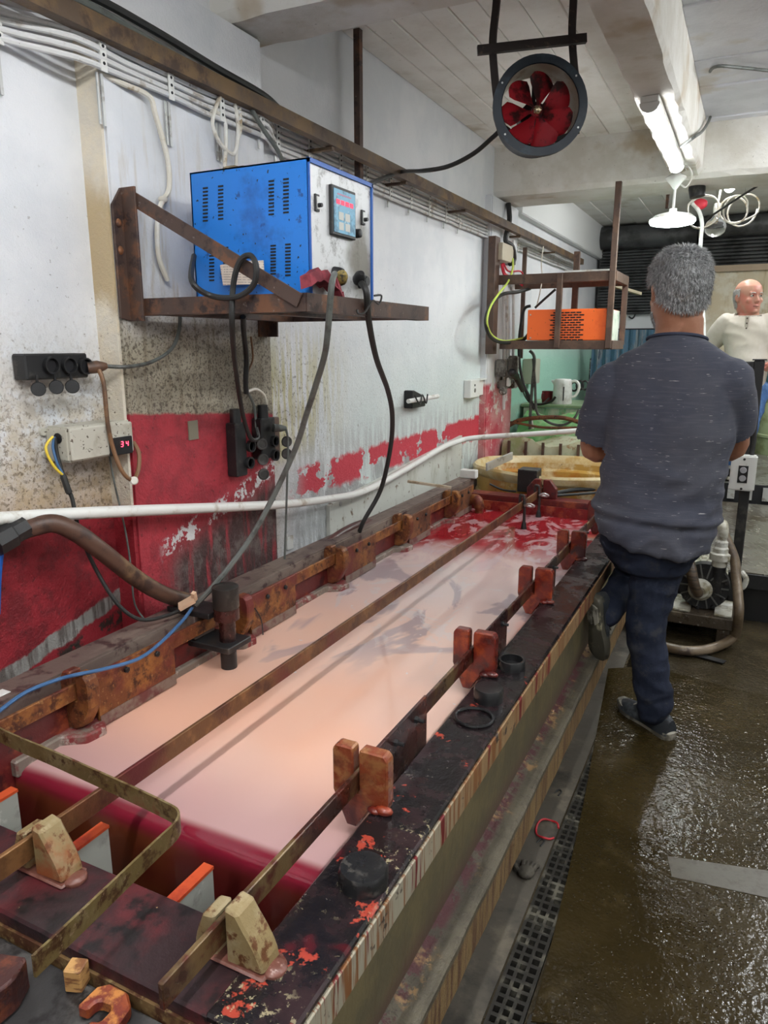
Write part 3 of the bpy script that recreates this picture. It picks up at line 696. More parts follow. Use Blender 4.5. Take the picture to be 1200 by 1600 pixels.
# far end: black box on the rim, orange elbow, wire hooks with sample rods
p = V(824, 769, z=.592)
bb = root('control_box', (p.x, p.y+.04, .592), 'plain black box standing on the far rim of the tank', 'box')
B().box((p.x-.062, p.y-.01, .592), (p.x+.055, p.y+.10, .722)).build('case', BLACKP, bb, bevel=.003)
B().box((p.x-.062, p.y-.01, .722), (p.x+.055, p.y+.10, .728)).build('lid', grunge('dusty_lid', (.1, .1, .09), [((.03, .03, .03), 12, .5, .1, None)], .6), bb, bevel=.002)
p = Vector((-1.335, 3.90, .5))
B().tube([(p.x-.055, p.y+.02, .565), (p.x-.02, p.y+.01, .578), (p.x+.004, p.y, .572), (p.x+.012, p.y, .54), (p.x+.012, p.y, .49)], lambda t: .030 if t < .82 else .024, 14, 6).build('pipe_elbow', RUSTORANGE, None, 'orange-brown pipe elbow dipping into the red far end of the liquid', 'pipe', smooth=True)
for (u, v, vb, lab) in ((815, 800, 826, 'wire hook with a short rod on the middle bar, the nearer of two'), (838, 790, 806, 'wire hook with a short rod on the middle bar, nearest the far rim')):
    q = V(u, v, x=-1.0)
    h = root('sample_hook', (-1.0, q.y, .5), lab, 'hook', 'wire hooks on the middle bar')
    B().tube([(-1.008, q.y, .60), (-1.011, q.y, .675), (-1.0, q.y, .682), (-.99, q.y, .672), (-.985, q.y, .60), (-.985, q.y, .535)], .008, 8).build('wire', TARBAR, h, smooth=True)
    B().tube([(-.983, q.y-.01, .632), (-.955, q.y-.02, .645), (-.935, q.y, .632), (-.955, q.y+.02, .622), (-.98, q.y, .632)], .006, 8).build('loop', STEEL, h, smooth=True)
    B().lathe([(.017, .50), (.013, .53), (.008, .545)], (-.985, q.y, 0), seg=10).build('rod', BLACKP, h, smooth=True)
# ---------------------------------------------------------------- high on the wall: angle bar, conduits and their clip strips
y0b, y1b = 1.0, 7.3
t = root('conduit_rail', (-1.55, 4, 2.22), 'long rust-brown angle bar running high along the whole wall above the conduits', 'bar')
RAILM = grunge('rusty_ochre_rail', (.10, .066, .042), [((.17, .105, .05), 7, .54, .1, None), ((.06, .035, .025), 12, .57, .08, None)], .6, .2, .3, 80)
B().box((-1.518, y0b, 2.193), (-1.512, y1b, 2.240)).box((-1.548, y0b, 2.193), (-1.518, y1b, 2.199)).build('angle', RAILM, t)
for i, yy in enumerate((1.15, 2.62, 3.3, 4.1, 5.2, 6.2)):
    B().bar((-1.65, yy, 2.186), (-1.52, yy, 2.186), .02, .012).build('rail_stud', RAILM, t)
NC = 6
condz = [2.138+.0195*k for k in range(NC)]
ofs = lambda y: .10*max(0, min(1, (y-1.36)/.06)) if y < 2.24 else .10*max(0, min(1, (2.33-y)/.09))
rr = random.Random(11)
for k in range(NC):
    pts = []; y = .95
    while y < 7.6:
        sag = -.012*math.sin(max(0, min(1, (y-1.35)/.75))*math.pi)*rr.uniform(.3, 1.2)
        pts.append((-1.632+ofs(y)*.8+rr.uniform(-.002, .003), y, condz[k]+sag*.4+rr.uniform(-.0025, .0025))); y += .16
    cable('conduit', pts, .0078, WHITECON, ('%s of the six white conduits along the wall, counted from the lowest' % ORD[k]).replace('first of', 'lowest of').replace(', counted from the lowest', ', counted upward' if k else ''), 'pipe', 8, 3, 'white conduits along the wall')
clipY = (1.277, 1.51, 1.755, 1.98, 2.19, 2.40, 2.62, 2.86, 3.10, 3.34, 3.58, 3.82, 4.06, 4.28, 4.9, 5.5)
for i, yy in enumerate(clipY):
    xo = -1.632+ofs(yy)*.8
    t = root('clip_strip', (xo, yy, 2.13), 'white perforated clip strip across the conduits, %s from the left' % ORD[i], 'clip', 'clip strips across the conduits')
    B().box((xo+.008, yy-.010, 2.125), (xo+.012, yy+.010, 2.248)).build('strip', WHITEPL, t)
    b = B()
    for k in range(NC): b.lathe([(.0042, 0), (.0042, .0015)], (xo+.0115, yy, condz[k]+.006), (1, 0, 0), 8)
    b.build('holes', SLOT, t, kind=None)
    if i < 4:
        L = (.0, .12, .115, .11)[i] or .1
        B().box((xo-.012, yy-.010, 2.125-L), (xo-.008, yy-.004, 2.125)).box((xo-.012, yy+.002, 2.125-L*1.02), (xo-.006, yy+.010, 2.125)).build('leg', STEEL, t)
    else: B().box((xo-.010, yy-.004, 2.095), (xo-.004, yy+.004, 2.125)).build('leg', STEEL, t)
# dark armoured cables above the rail
for k, (dz, lab) in enumerate(((.285, 'upper'), (.262, 'lower'))):
    cable('armoured_cable', [(-1.60+ofs(y)*.55, y, 1.99+dz+(.012*math.sin(y*5+k))) for y in (.95, 1.2, 1.45, 1.7, 1.95, 2.2, 2.4)]+[(-1.59, 2.6, 2.235), (-1.585, 2.9, 2.218)], .011, GREYRUB if k else BLACKRUB, 'thick dark cable resting above the wall rail at left, %s of two' % lab)
# hanging rod from the ceiling
t = root('hanging_rod', (-1.57, 2.94, 2.12), 'dark brown square rod hanging from the ceiling behind the wall rail', 'rod')
B().box((-1.594, 2.926, 2.135), (-1.566, 2.954, CZ)).build('square_rod', BRACKBROWN, t)
B().box((-1.60, 2.925, 2.125), (-1.556, 2.96, 2.137)).build('rod_foot', BRACKBROWN, t)
# cream cables dropping from the conduits
cx = lambda u, v, x=-1.625: V(u, v, x=x)
cable('drop_cable', [cx(150, 112, -1.58), cx(190, 130, -1.56), cx(232, 150, -1.545), cx(243, 180, -1.545), cx(262, 250, -1.55), cx(264, 295, -1.555), cx(252, 318, -1.55), cx(246, 350, -1.55), cx(248, 400, -1.55), cx(262, 438, -1.555)], .0075, CREAMRUB, 'cream cable dropping from the conduits down the pilaster behind the brace')
p = V(255, 312, x=-1.55); B().ball(p, .014, 2, (.8, 1.3, .7)).build('cable_clip', CREAMRUB, None, 'cream cable clip halfway down the dropping cable', 'clip', smooth=True)
cable('loop_cable', [cx(345, 148, -1.54), cx(332, 190, -1.54), cx(345, 225, -1.535), cx(366, 240, -1.535), cx(372, 200, -1.54), cx(366, 158, -1.545)], .0062, CREAMRUB, 'cream cable hanging in a round loop above the blue cabinet')
cable('loop_cable', [cx(330, 172, -1.55), cx(350, 185, -1.545), cx(353, 220, -1.54), cx(351, 262, -1.53)], .0062, CREAMRUB, 'short cream cable bending down behind the blue cabinet, left of the loop')
cable('loop_cable', [cx(374, 165, -1.55), cx(376, 200, -1.545), cx(370, 225, -1.545), cx(369, 262, -1.54)], .0058, CREAMRUB, 'straight cream cable dropping behind the blue cabinet, right of the loop')
cable('cabinet_cable', [cx(390, 165, -1.54), cx(410, 200, -1.5), cx(432, 232, -1.45), cx(446, 262, -1.38)], .0075, GREYRUB, 'dark cable slanting from the wall rail to the top of the blue cabinet')
# ---------------------------------------------------------------- wall bracket platform with the blue rectifier cabinet
fr = root('bracket_platform', (-1.57, 1.58, 1.48), 'dark brown welded wall bracket carrying the blue cabinet', 'bracket')
B().prism([(1.522, 1.522), (1.522, 1.815), (1.556, 1.862), (1.562, 1.862), (1.562, 1.515)], 'x', -1.57, -1.562).box((-1.57, 1.556, 1.515), (-1.515, 1.563, 1.862)).build('near_post', BRACKBROWN, fr, bevel=.001)
B().box((-1.57, 2.16, 1.478), (-1.562, 2.215, 1.85)).box((-1.57, 2.205, 1.478), (-1.52, 2.213, 1.85)).build('far_post', BRACKBROWN, fr)
ZA = 1.575; HX = -.996; FY0, FY1 = 1.575, 2.34
for nm, a, c_, up_ in (('near_arm', (-1.57, FY0, 0), (HX, FY0, 0), 0), ('front_arm', (HX, FY0, 0), (HX, FY1, 0), 0), ('far_arm', (-1.57, FY1-.12, 0), (HX, FY1-.12, 0), 0)):
    a = Vector(a); c_ = Vector(c_); d = (c_-a).normalized(); s_ = Vector((-d.y, d.x, 0))
    b = B(); b.bar(a+Vector((0, 0, ZA-.022)), c_+Vector((0, 0, ZA-.022)), .006, .045)
    b.bar(a+s_*.022+Vector((0, 0, ZA-.042)), c_+s_*.022+Vector((0, 0, ZA-.042)), .044, .005)
    b.build(nm, BRACKBROWN, fr)
B().box((-1.2, FY0, ZA-.045), (-1.16, FY1-.12, ZA-.004)).box((-1.5, FY0, ZA-.045), (-1.46, FY1-.12, ZA-.004)).build('cross_arm', BRACKBROWN, fr)
B().bar((-1.54, FY0-.008, 1.838), (-1.01, FY0-.008, 1.556), .006, .036).build('brace', BRACKBROWN, fr, bevel=.001)
for (yy, zz) in ((1.538, 1.77), (1.538, 1.70), (1.575, 1.845), (1.575, 1.565)):
    B().ball((-1.562, yy, zz), .010, 2, (.6, 1, 1.2)).build('weld', RUST, fr, smooth=True)
cab = root('rectifier_cabinet', (-1.24, 1.87, ZA), 'bright blue metal cabinet with a silver front panel on the wall bracket', 'cabinet')
X0, X1 = -1.435, -1.05; Y0, Y1 = 1.655, 2.045; Z0 = ZA+.002; Z1 = V(480, 246, x=X1).z
Y0 = V(481, 300, x=X1).y; Y1 = V(580, 300, x=X1).y
X0 = V(298, 300, y=Y0).x
th = .004
b = B().box((X0, Y0, Z0), (X1, Y0+th, Z1)).box((X0, Y1-th, Z0), (X1, Y1, Z1)).box((X0, Y0, Z1-th), (X1, Y1, Z1)).box((X0, Y0, Z0), (X1, Y1, Z0+th)).box((X0, Y0, Z0), (X0+th, Y1, Z1))
b.build('case', BLUEPAINT, cab)
B().box((X1-.002, Y0, Z1-.010), (X1+.006, Y1, Z1+.001)).box((X1-.002, Y1-.008, Z0), (X1+.006, Y1+.001, Z1)).box((X1-.002, Y0, Z0), (X1+.006, Y0+.004, Z1)).build('front_flange', BLUEDARK, cab)
def panelmat():
    t = T('scratched_silver_panel')
    n = t.noise(26, 5, .75); d = t.noise(6, 4, .6)
    c = t.mix(t.ss(n, .5, .66), (.62, .63, .64), (.36, .36, .36))
    sp = ((t.y-(Y1-.065)).abs()*6+(t.z-(Z0+.11)).abs()*4)
    c = t.mix(t.ss(sp+(d-.5)*1.2, .75, .2)*.85, c, (.12, .1, .07))
    c = t.mix(t.ss(n, .64, .7)*.7, c, (.1, .09, .08))
    t.set('Base Color', c).set('Metallic', .35).set('Roughness', .42); return t.m
B().box((X1-.003, Y0+.004, Z0), (X1+.001, Y1-.008, Z1-.010)).build('front_panel', panelmat(), cab, label='silver front panel with dark stains')
# vent louvres on the near side: eight columns of slots
vents = [((321, 347), (294, 345)), ((345, 350), (291, 342)), ((424, 0), (283, 335)), ((447, 0), (280, 332)), ((331, 0), (389, 438)), ((353, 0), (387, 430)), ((427, 0), (384, 428)), ((450, 0), (382, 430))]
slot = None
for (u, _), (va, vb) in vents:
    n = 10
    for k in range(n):
        p = V(u, va+(vb-va)*k/(n-1), y=Y0)
        if slot is None:
            slot = B().box((p.x-.0085, Y0-.0012, p.z-.0022), (p.x+.0085, Y0+.001, p.z+.0022)).build('vent_slot', SLOT, cab); sp0 = p
        else: share(slot, p-sp0)
def onpan(u, v): return V(u, v, x=X1+.001)
a, c_ = onpan(513, 285), onpan(551, 376)
B().box((X1, a.y, c_.z), (X1+.012, c_.y, a.z-.004)).build('display_frame', BLACKP, cab, bevel=.002)
dsp = B().box((X1+.012, a.y+.008, c_.z+.008), (X1+.0135, c_.y-.006, a.z-.012)).build('display', SCREEN_BLUE, cab)
hz = a.z-c_.z
for k in range(4):
    yy = a.y+.02+k*.0235*(c_.y-a.y)/.125
    B().box((X1+.0135, yy, c_.z+hz*.62), (X1+.0145, yy+.017*(c_.y-a.y)/.125, c_.z+hz*.71)).build('digit', PINKLED, dsp)
for k in range(4):
    B().box((X1+.0135, a.y+.032+(k % 2)*.035, c_.z+.016+(k//2)*.026), (X1+.0142, a.y+.058+(k % 2)*.035, c_.z+.036+(k//2)*.026)).build('key', plain('worn_key', (.55, .56, .52), .5) if k == 0 else bpy.data.materials['worn_key'], dsp)
B().box((X1+.0135, a.y+.025, c_.z+hz*.80), (X1+.014, c_.y-.03, c_.z+hz*.83)).build('caption_strip', plain('faded_red_print', (.5, .25, .38), .5), dsp)
for (u, v, w_, h_) in ((494, 317, .02, .042), (566, 340, .02, .04)):
    p = onpan(u, v); s_ = B().box((X1, p.y-w_/2, p.z-h_/2), (X1+.006, p.y+w_/2, p.z+h_/2)).build('switch', BLACKP, cab, bevel=.001)
    B().box((X1+.006, p.y-w_*.3, p.z-h_*.36), (X1+.0075, p.y+w_*.32, p.z+h_*.36)).build('switch_label', STEEL, s_)
    B().lathe([(.006, 0), (.005, .012)], (X1+.006, p.y+.002, p.z-.006), (1, 0, 0), 10).build('toggle', BLACKP, s_)
p = onpan(557, 365); kn = B().lathe([(.013, 0), (.012, .014), (.009, .016)], (X1, p.y, p.z), (1, 0, 0), 16).build('knob', BLACKP, cab, smooth=True)
for (u, v) in ((523, 428), (562, 440)):
    p = onpan(u, v); B().lathe([(.02, 0), (.017, .018), (.013, .028)], (X1, p.y, p.z), (1, 0, 0), 14).build('terminal', BLACKP, cab, smooth=True)
# dusty sacking on the cabinet, folded paper, red rag
b = B(); rr = random.Random(2); rg = []
for i in range(12):
    tt = i/11; yy = Y0+.02+.0; xx = X0+.03+tt*.16; hh = .004+.013*math.sin(tt*math.pi)*rr.uniform(.6, 1.2)
    rg.append([(xx, Y0+.03, Z1+.001), (xx, Y0+.045, Z1+hh), (xx, Y0+.14, Z1+hh*1.2), (xx, Y0+.16, Z1+.001)])
b.rings(rg).build('dust_cloth', grunge('dusty_cloth', (.3, .25, .15), [((.14, .11, .06), 30, .5, .08, None)], .9), None, 'crumpled dusty brown cloth lying on top of the blue cabinet', 'cloth', smooth=True)
a, c_, d, e = V(343, 414, y=Y0-.012), V(412, 407, y=Y0-.012), V(414, 444, y=Y0-.02), V(350, 446, y=Y0-.02)
def papermat():
    t = T('printed_paper')
    ln = ((t.z+t.x*.05)*150).frac(); br = t.noise(60, 2, .5, st=(3, 1, .6))
    t.set('Base Color', t.mix(t.ss(ln, .62, .68)*t.ss(br, .42, .47), (.72, .62, .53), (.4, .34, .3))).set('Roughness', .8); return t.m
b = B(); fv = []
for off in (0, -.004):
    fv.append([tuple(q+Vector((0, off+(.006 if i == 0 else 0), 0))) for i, q in enumerate((a, (a+c_)/2+Vector((0, -.006, .003)), c_, d, (d+e)/2+Vector((0, -.006, 0)), e))])
b.rings(fv, True).build('folded_paper', papermat(), None, 'folded printed paper tucked between the blue cabinet and the brace', 'paper')
rag = grunge('faded_red_rag', (.25, .035, .05), [((.14, .02, .03), 20, .55, .08, None)], .85, 0, .3)
b = B(); rr = random.Random(9)
for (pts, w_) in (([(476, 440), (490, 432), (505, 436), (520, 446)], .02), ([(517, 440), (524, 455), (528, 466), (530, 468)], .018)):
    P = [V(u, v, x=X1+.03) for u, v in pts]; rg = []
    for i, p in enumerate(crom(P, 3)):
        ww = w_*(.7+.5*rr.random()); rg.append([p+Vector((-.014, 0, ww*.7)), p+Vector((.012, .004, ww)), p+Vector((.02, .002, -ww*.6)), p+Vector((-.01, -.003, -ww))])
    b.rings(rg)
b.build('red_rag', rag, None, 'crumpled faded red rag on the front edge of the wall bracket', 'cloth', smooth=True, ang=50)
# cables of the cabinet
XC = -.985
cable('output_cable', [V(523, 428, x=X1+.03), V(519, 440, x=XC+.02), V(516, 470, x=XC+.015), V(511, 530, x=-1.0), V(506, 560, x=-1.03), V(494, 600, x=-1.08), V(478, 650, x=-1.14), V(462, 700, x=-1.2), V(430, 770, x=-1.27), V(395, 835, x=-1.31), V(355, 890, x=-1.335), V(325, 925, x=-1.37), V(305, 945, x=-1.40)], .0085, GREYRUB, 'long grey cable from the blue cabinet down to the agitator')
cable('output_cable', [V(562, 440, x=X1+.03), V(572, 455, x=XC+.01), V(576, 500, x=-1.0), V(588, 560, x=-1.06), V(606, 610, x=-1.14), V(613, 650, x=-1.2), V(610, 700, x=-1.28), V(595, 765, x=-1.36), V(568, 815, x=-1.42), V(558, 842, x=-1.46)], .0095, BLACKRUB, 'thick black cable curving from the blue cabinet down to the timber rim')
for (u, v, dx) in ((532, 437, .03), (560, 437, .03)):
    p = V(u, v, x=X1+dx); B().lathe([(.012, -.012), (.018, 0), (.016, .02), (.008, .03)], p, (.6, -.5, .5), 12).build('cable_lug', BLACKP if u > 540 else grunge('ochre_lug', (.3, .22, .06), [((.03, .03, .03), 30, .5, .05, None)], .5), None, 'black lug on the thick black cable at the cabinet front' if u > 540 else 'ochre-stained lug on the grey cable at the cabinet front', 'connector', smooth=True)
B().tube([V(585, 462, x=-.975), V(596, 462, x=-.975), V(592, 475, x=-.975), V(582, 470, x=-.97), V(570, 488, x=-.97), V(560, 490, x=-.97), V(558, 484, x=-.975)], .0028, 6).build('wire_tie', BLACKRUB, None, 'curled black wire tie on the front edge of the wall bracket', 'wire', smooth=True)
cable('looped_cable', [V(303, 400, x=-1.42), V(300, 440, x=-1.30), V(330, 462, y=1.55), V(370, 464, y=1.545), V(396, 445, y=1.545), V(400, 415, y=1.54), V(390, 399, y=1.55), V(374, 410, y=1.55), V(364, 450, y=1.555), V(363, 520, y=1.57), V(370, 590, x=-1.40), V(380, 650, x=-1.47), V(392, 685, x=-1.50), V(403, 684, x=-1.51), V(400, 668, x=-1.52)], .0075, BLACKRUB, 'black cable looped over the brace of the wall bracket')
cable('taped_cable', [V(380, 495, x=-1.45), V(381, 520, x=-1.5), V(385, 560, x=-1.53), V(384, 595, x=-1.54), V(385, 615, x=-1.545)], .009, BLACKP, 'black taped cable splice hanging under the wall bracket')
cable('orange_wire', [V(392, 526, x=-1.53), V(395, 560, x=-1.54), V(388, 580, x=-1.545), V(384, 600, x=-1.55), V(383, 612, x=-1.55)], .0035, BROWNRUB, 'thin orange-brown wire beside the taped splice under the bracket')
cable('socket_cable', [V(384, 610, x=-1.55), V(392, 622, x=-1.555), V(398, 640, x=-1.555), V(400, 668, x=-1.55)], .005, GREYRUB, 'short grey cable entering the left socket block')
cable('socket_cable', [V(385, 613, x=-1.55), V(400, 608, x=-1.55), V(413, 618, x=-1.55), V(417, 636, x=-1.55)], .005, CREAMRUB, 'short cream cable entering the right socket block')
# ---------------------------------------------------------------- triple socket, temperature controller and their cables
SX = -1.60
soc = root('socket_block', (-1.65, 1.37, 1.37), 'black triple socket with hanging round covers on the wall at far left', 'socket')
a, c_ = V(38, 553, x=SX), V(135, 590, x=SX)
B().box((WX, a.y, c_.z), (SX, c_.y+.01, a.z)).build('body', BLACKP, soc, bevel=.004)
p = V(33, 572, x=WX+.01); B().tube([p+Vector((0, .014, .012)), p+Vector((0, -.004, .008)), p+Vector((0, -.004, -.008)), p+Vector((0, .014, -.012))], .003, 6).build('hanging_eye', BLACKP, soc, smooth=True)
for (u, v) in ((78, 571), (106, 571), (131, 572)):
    p = V(u, v, x=SX)
    s_ = B().lathe([(.022, 0), (.022, .012), (.018, .012), (.017, .002)], p, (1, 0, 0), 20).build('socket_ring', BLACKP, soc, smooth=True)
    B().lathe([(.016, 0), (.016, .003)], p, (1, 0, 0), 16).build('socket_hole', SLOT, s_)
for (u, v) in ((60, 608), (88, 605), (113, 604)):
    p = V(u, v, x=SX+.012); B().lathe([(.017, -.004), (.018, 0), (.016, .003)], p, Vector((.75, -.66, .05)), 18).box(p+Vector((-.004, -.003, .012)), p+Vector((0, .003, .034))).build('cover', BLACKP, soc, smooth=True)
p = V(146, 574, x=SX+.012)
B().lathe([(.016, -.015), (.017, .012), (.011, .028), (.007, .036)], p, (.55, .8, .1), 14).build('plug', grunge('rust_smeared_plug', (.12, .06, .035), [((.02, .02, .02), 14, .5, .08, None)], .5), None, 'rust-smeared plug pushed into the triple socket', 'plug', smooth=True)
cable('socket_lead', [V(160, 572, x=-1.59), V(200, 573, x=-1.545), V(238, 565, x=-1.54), V(268, 545, x=-1.54), V(280, 515, x=-1.545), V(281, 480, x=-1.55)], .0055, GREYRUB, 'grey-brown lead from the triple socket up across the pilaster')
cable('controller_lead', [V(153, 575, x=-1.575), V(162, 600, x=-1.56), V(168, 660, x=-1.55), V(178, 705, x=-1.545), V(192, 738, x=-1.53), V(207, 750, x=-1.53), V(216, 735, x=-1.54), V(217, 708, x=-1.55), V(208, 690, x=-1.565)], .006, BROWNRUB, 'orange-brown lead hanging from the triple socket in front of the grey box')
p = V(209, 751, x=-1.525); B().lathe([(.011, -.008), (.012, .004), (.009, .008)], p, (.8, -.5, .1), 14).build('cable_gland', CREAMRUB, None, 'round cream cable gland hanging below the grey box', 'gland', smooth=True)
GX = -1.565
gb = root('controller_box', (WX, 1.43, 1.15), 'pale grey speckled enclosure with a red LED readout on the left wall', 'box')
a, c_ = V(104, 668, x=GX), V(205, 640, x=GX); e = V(110, 724, x=GX)
GREYBOX = speckled('speckled_grey_box', (.50, .48, .41), (.09, .07, .05), 80, .36, .5, [((.36, .33, .26), 8, .58, .08, None)])
gy0, gy1, gz0, gz1 = a.y, V(207, 680, x=GX).y, e.z, a.z
B().box((WX, gy0, gz0), (GX, gy1, gz1)).build('case', GREYBOX, gb, bevel=.006)
B().box((GX-.004, gy0+.004, gz0+.004), (GX+.008, gy1-.004, gz1-.004)).build('cover', GREYBOX, gb, bevel=.004)
for zz in (gz0+.02, gz1-.015): B().lathe([(.010, 0), (.010, .008)], (WX+.0, gy0-.008, zz), (1, 0, 0), 12).build('lug', GREYBOX, gb)
B().lathe([(.014, 0), (.014, .004)], (-1.60, gy0+.001, gz1-.03), (0, -1, 0), 14).build('cable_hole', SLOT, gb)
a, c_ = V(171, 690, x=GX+.01), V(207, 705, x=GX+.01)
rd = B().box((GX+.004, a.y, c_.z-.004), (GX+.014, min(c_.y, gy1-.006), a.z+.008)).build('readout', BLACKP, gb, bevel=.002)
def seg7(ch, y, z, h, x, m, parent):
    w_ = h*.52; s_ = {'3': 'abcdg', '4': 'bcfg'}[ch]; th = h*.11; b = B()
    R_ = {'a': (0, h/2, 1), 'd': (0, -h/2, 1), 'g': (0, 0, 1), 'b': (w_/2, h/4, 0), 'c': (w_/2, -h/4, 0), 'e': (-w_/2, -h/4, 0), 'f': (-w_/2, h/4, 0)}
    for q in s_:
        oy, oz, hor = R_[q]; sk = oz*.12
        if hor: b.box((x, y+oy+sk-w_/2+th*.4, z+oz-th/2), (x+.0008, y+oy+sk+w_/2-th*.4, z+oz+th/2))
        else: b.box((x, y+oy+sk-th/2, z+oz-h/4+th*.5), (x+.0008, y+oy+sk+th/2, z+oz+h/4-th*.5))
    return b.build('digit', m, parent, label='lit red digit %s' % ch)
p = V(191, 694, x=GX+.015); seg7('3', p.y, p.z, .014, GX+.0142, GLOWRED, rd); p = V(199, 693, x=GX+.015); seg7('4', p.y, p.z, .014, GX+.0142, GLOWRED, rd)
for (nm, m, d) in (('yellow_wire', YELWIRE, -4), ('blue_wire', BLUEWIRE, 3)):
    cable(nm, [V(84+d*.3, 682, x=-1.60), V(78+d*1.6, 700, x=-1.60), V(88+d, 728, x=-1.59), V(102, 745, x=-1.585)], .0035, m, '%s wire leaving the left end of the grey box' % nm.split('_')[0])
cable('sensor_cable', [V(86, 684, x=-1.60), V(88, 705, x=-1.60), V(96, 735, x=-1.59), V(106, 765, x=-1.58), V(113, 780, x=-1.575), V(124, 830, x=-1.56), V(150, 890, x=-1.53), V(185, 945, x=-1.49), V(220, 968, x=-1.46), V(260, 962, x=-1.44), V(300, 945, x=-1.41)], lambda t: .0085 if .22 < t < .34 else .0055, BLACKRUB, 'black taped cable sagging from the grey box to the agitator')
cable('thin_wire', [V(171, 712, x=-1.60), V(180, 760, x=-1.59), V(196, 830, x=-1.58), V(205, 890, x=-1.57), V(211, 945, x=-1.55), V(235, 978, x=-1.52)], .0028, GREYRUB, 'thin dark wire hanging below the grey box in front of the red wall')
cable('blue_cable', [V(-5, 1114, z=.668), V(40, 1082, z=.672), V(90, 1062, z=.674), V(125, 1053, z=.684), V(160, 1046, z=.674), V(215, 1030, z=.668), V(250, 1005, z=.672), V(285, 970, z=.69), V(300, 950, z=.70)], .0048, BLUEWIRE, 'blue cable lying along the timber rim at lower left')
p = V(292, 942, x=-1.40)
B().cbox(p, (.05, .03, .012), (.3, -.5, .6)).cbox(p+Vector((.02, .01, .02)), (.012, .012, .03), (.4, .2, .1)).build('paper_scrap', plain('yellowed_scrap', (.62, .42, .28), .8), None, 'torn yellowish scrap of tape on the cable joint by the agitator', 'scrap')
p = V(6, 1092, x=-1.46); B().box((p.x-.03, p.y-.015, .665), (p.x-.0, p.y+.02, p.z+.01)).build('white_peg', WHITEPL, None, 'small white plastic piece on the timber rim at the left edge', 'piece', bevel=.003)
cable('probe_lead', [V(398, 950, x=-1.36), V(408, 968, x=-1.35), V(411, 992, x=-1.335)], .002, BLACKRUB, 'short thin black wire dipping into the liquid behind the agitator')
# socket blocks on the pilaster edge
def sockstrip(u0, v0, u1, v1, x, holes, caps, label):
    a, c_ = V(u0, v0, x=x), V(u1, v1, x=x)
    t = root('socket_strip', (x-.03, (a.y+c_.y)/2, c_.z), label, 'socket', 'black socket strips on the pilaster')
    B().box((PX+.0005, a.y, c_.z), (x, c_.y, a.z)).build('body', BLACKP, t, bevel=.004)
    B().lathe([(.020, 0), (.018, .05)], (x-.022, (a.y+c_.y)/2, a.z-.004), (0, 0, 1), 12).build('cable_boot', BLACKP, t, smooth=True)
    for (u, v) in holes:
        p = V(u, v, x=x); s_ = B().lathe([(.021, 0), (.021, .013), (.016, .013), (.015, .003)], p, (1, 0, 0), 18).build('socket_ring', BLACKP, t, smooth=True)
        B().lathe([(.015, 0), (.015, .003)], p, (1, 0, 0), 14).build('socket_hole', SLOT, s_)
    for (u, v) in caps:
        p = V(u, v, x=x+.012); B().lathe([(.019, -.003), (.021, 0), (.019, .005), (.014, .005), (.013, .003)], p, Vector((.8, -.6, .05)), 18).build('cover', grunge('dusty_cover', (.03, .028, .026), [((.08, .075, .07), 14, .56, .08, None)], .5) if 'dusty_cover' not in bpy.data.materials else bpy.data.materials['dusty_cover'], t, smooth=True)
    return t
sockstrip(368, 662, 388, 742, -1.525, ((390, 697), (388, 723)), ((409, 694), (411, 718), (412, 741)), 'black two-way socket strip with three hanging covers, left one on the pilaster')
sockstrip(408, 655, 432, 714, -1.525, ((427, 689), (428, 711)), ((448, 690), (448, 709)), 'black socket strip with a plug and lead, right one on the pilaster edge')
p = V(435, 669, x=-1.50); B().lathe([(.015, -.02), (.013, .01), (.008, .03)], p, (.5, .85, -.1), 12).build('plug', GREYRUB, None, 'grey plug in the right socket strip on the pilaster', 'plug', smooth=True)
cable('plug_lead', [V(447, 670, x=-1.48), V(450, 690, x=-1.475), V(449, 740, x=-1.48), V(447, 810, x=-1.49), V(444, 893, x=-1.50)], .004, GREYRUB, 'thin grey lead hanging from the right socket strip')
B().box((PX, V(445, 640, x=-1.55).y-.1, 1.05), (-1.545, 2.239, 1.19)).build('junction_box', grunge('brown_junction_box', (.13, .08, .06), [], .5), None, 'small brown junction box behind the right socket strip', 'box', bevel=.003)
p = V(301, 672, x=PX); B().box((PX-.001, p.y-.022, p.z-.03), (PX+.004, p.y+.022, p.z+.03)).build('blank_plate', grunge('grey_plate', (.2, .18, .13), [], .6), None, 'small grey blank plate on the red part of the pilaster', 'plate')
# ---------------------------------------------------------------- pipes and hoses along the wall
pp = [(-20, 812, -1.57), (60, 806, -1.565), (150, 801, -1.54), (240, 797, -1.525), (340, 793, -1.525), (440, 788, -1.53), (510, 780, -1.56), (570, 767, -1.58), (640, 730, -1.59), (690, 700, -1.59), (718, 689, -1.575)]
P = [V(u, v, x=x) for u, v, x in pp]
e = P[-1]; P += [e+Vector((.05, .06, .012)), V(770, 682, y=e.y+.12), V(850, 677, y=e.y+.14), V(945, 670, y=e.y+.15)]
cable('water_pipe', P, .0165, WHITEPL, 'long white plastic pipe running along the wall and across the tank end', 'pipe', 12)
hs = [(18, 835, -1.56), (50, 824, -1.555), (85, 818, -1.535), (120, 833, -1.51), (160, 862, -1.495), (215, 905, -1.49), (260, 930, -1.48), (300, 940, -1.475)]
HOSE = grunge('brown_hose', (.09, .045, .03), [((.2, .12, .06), 5, .56, .08, None), ((.04, .02, .015), 14, .56, .08, None)], .42, 0, .15)
cable('thick_hose', [V(u, v, x=x) for u, v, x in hs], .024, HOSE, 'thick brown hose curving down from the left edge to the timber rim', 'hose', 14)
p = V(10, 838, x=-1.565)
b = B(); d = Vector((.1, .95, .3)).normalized()
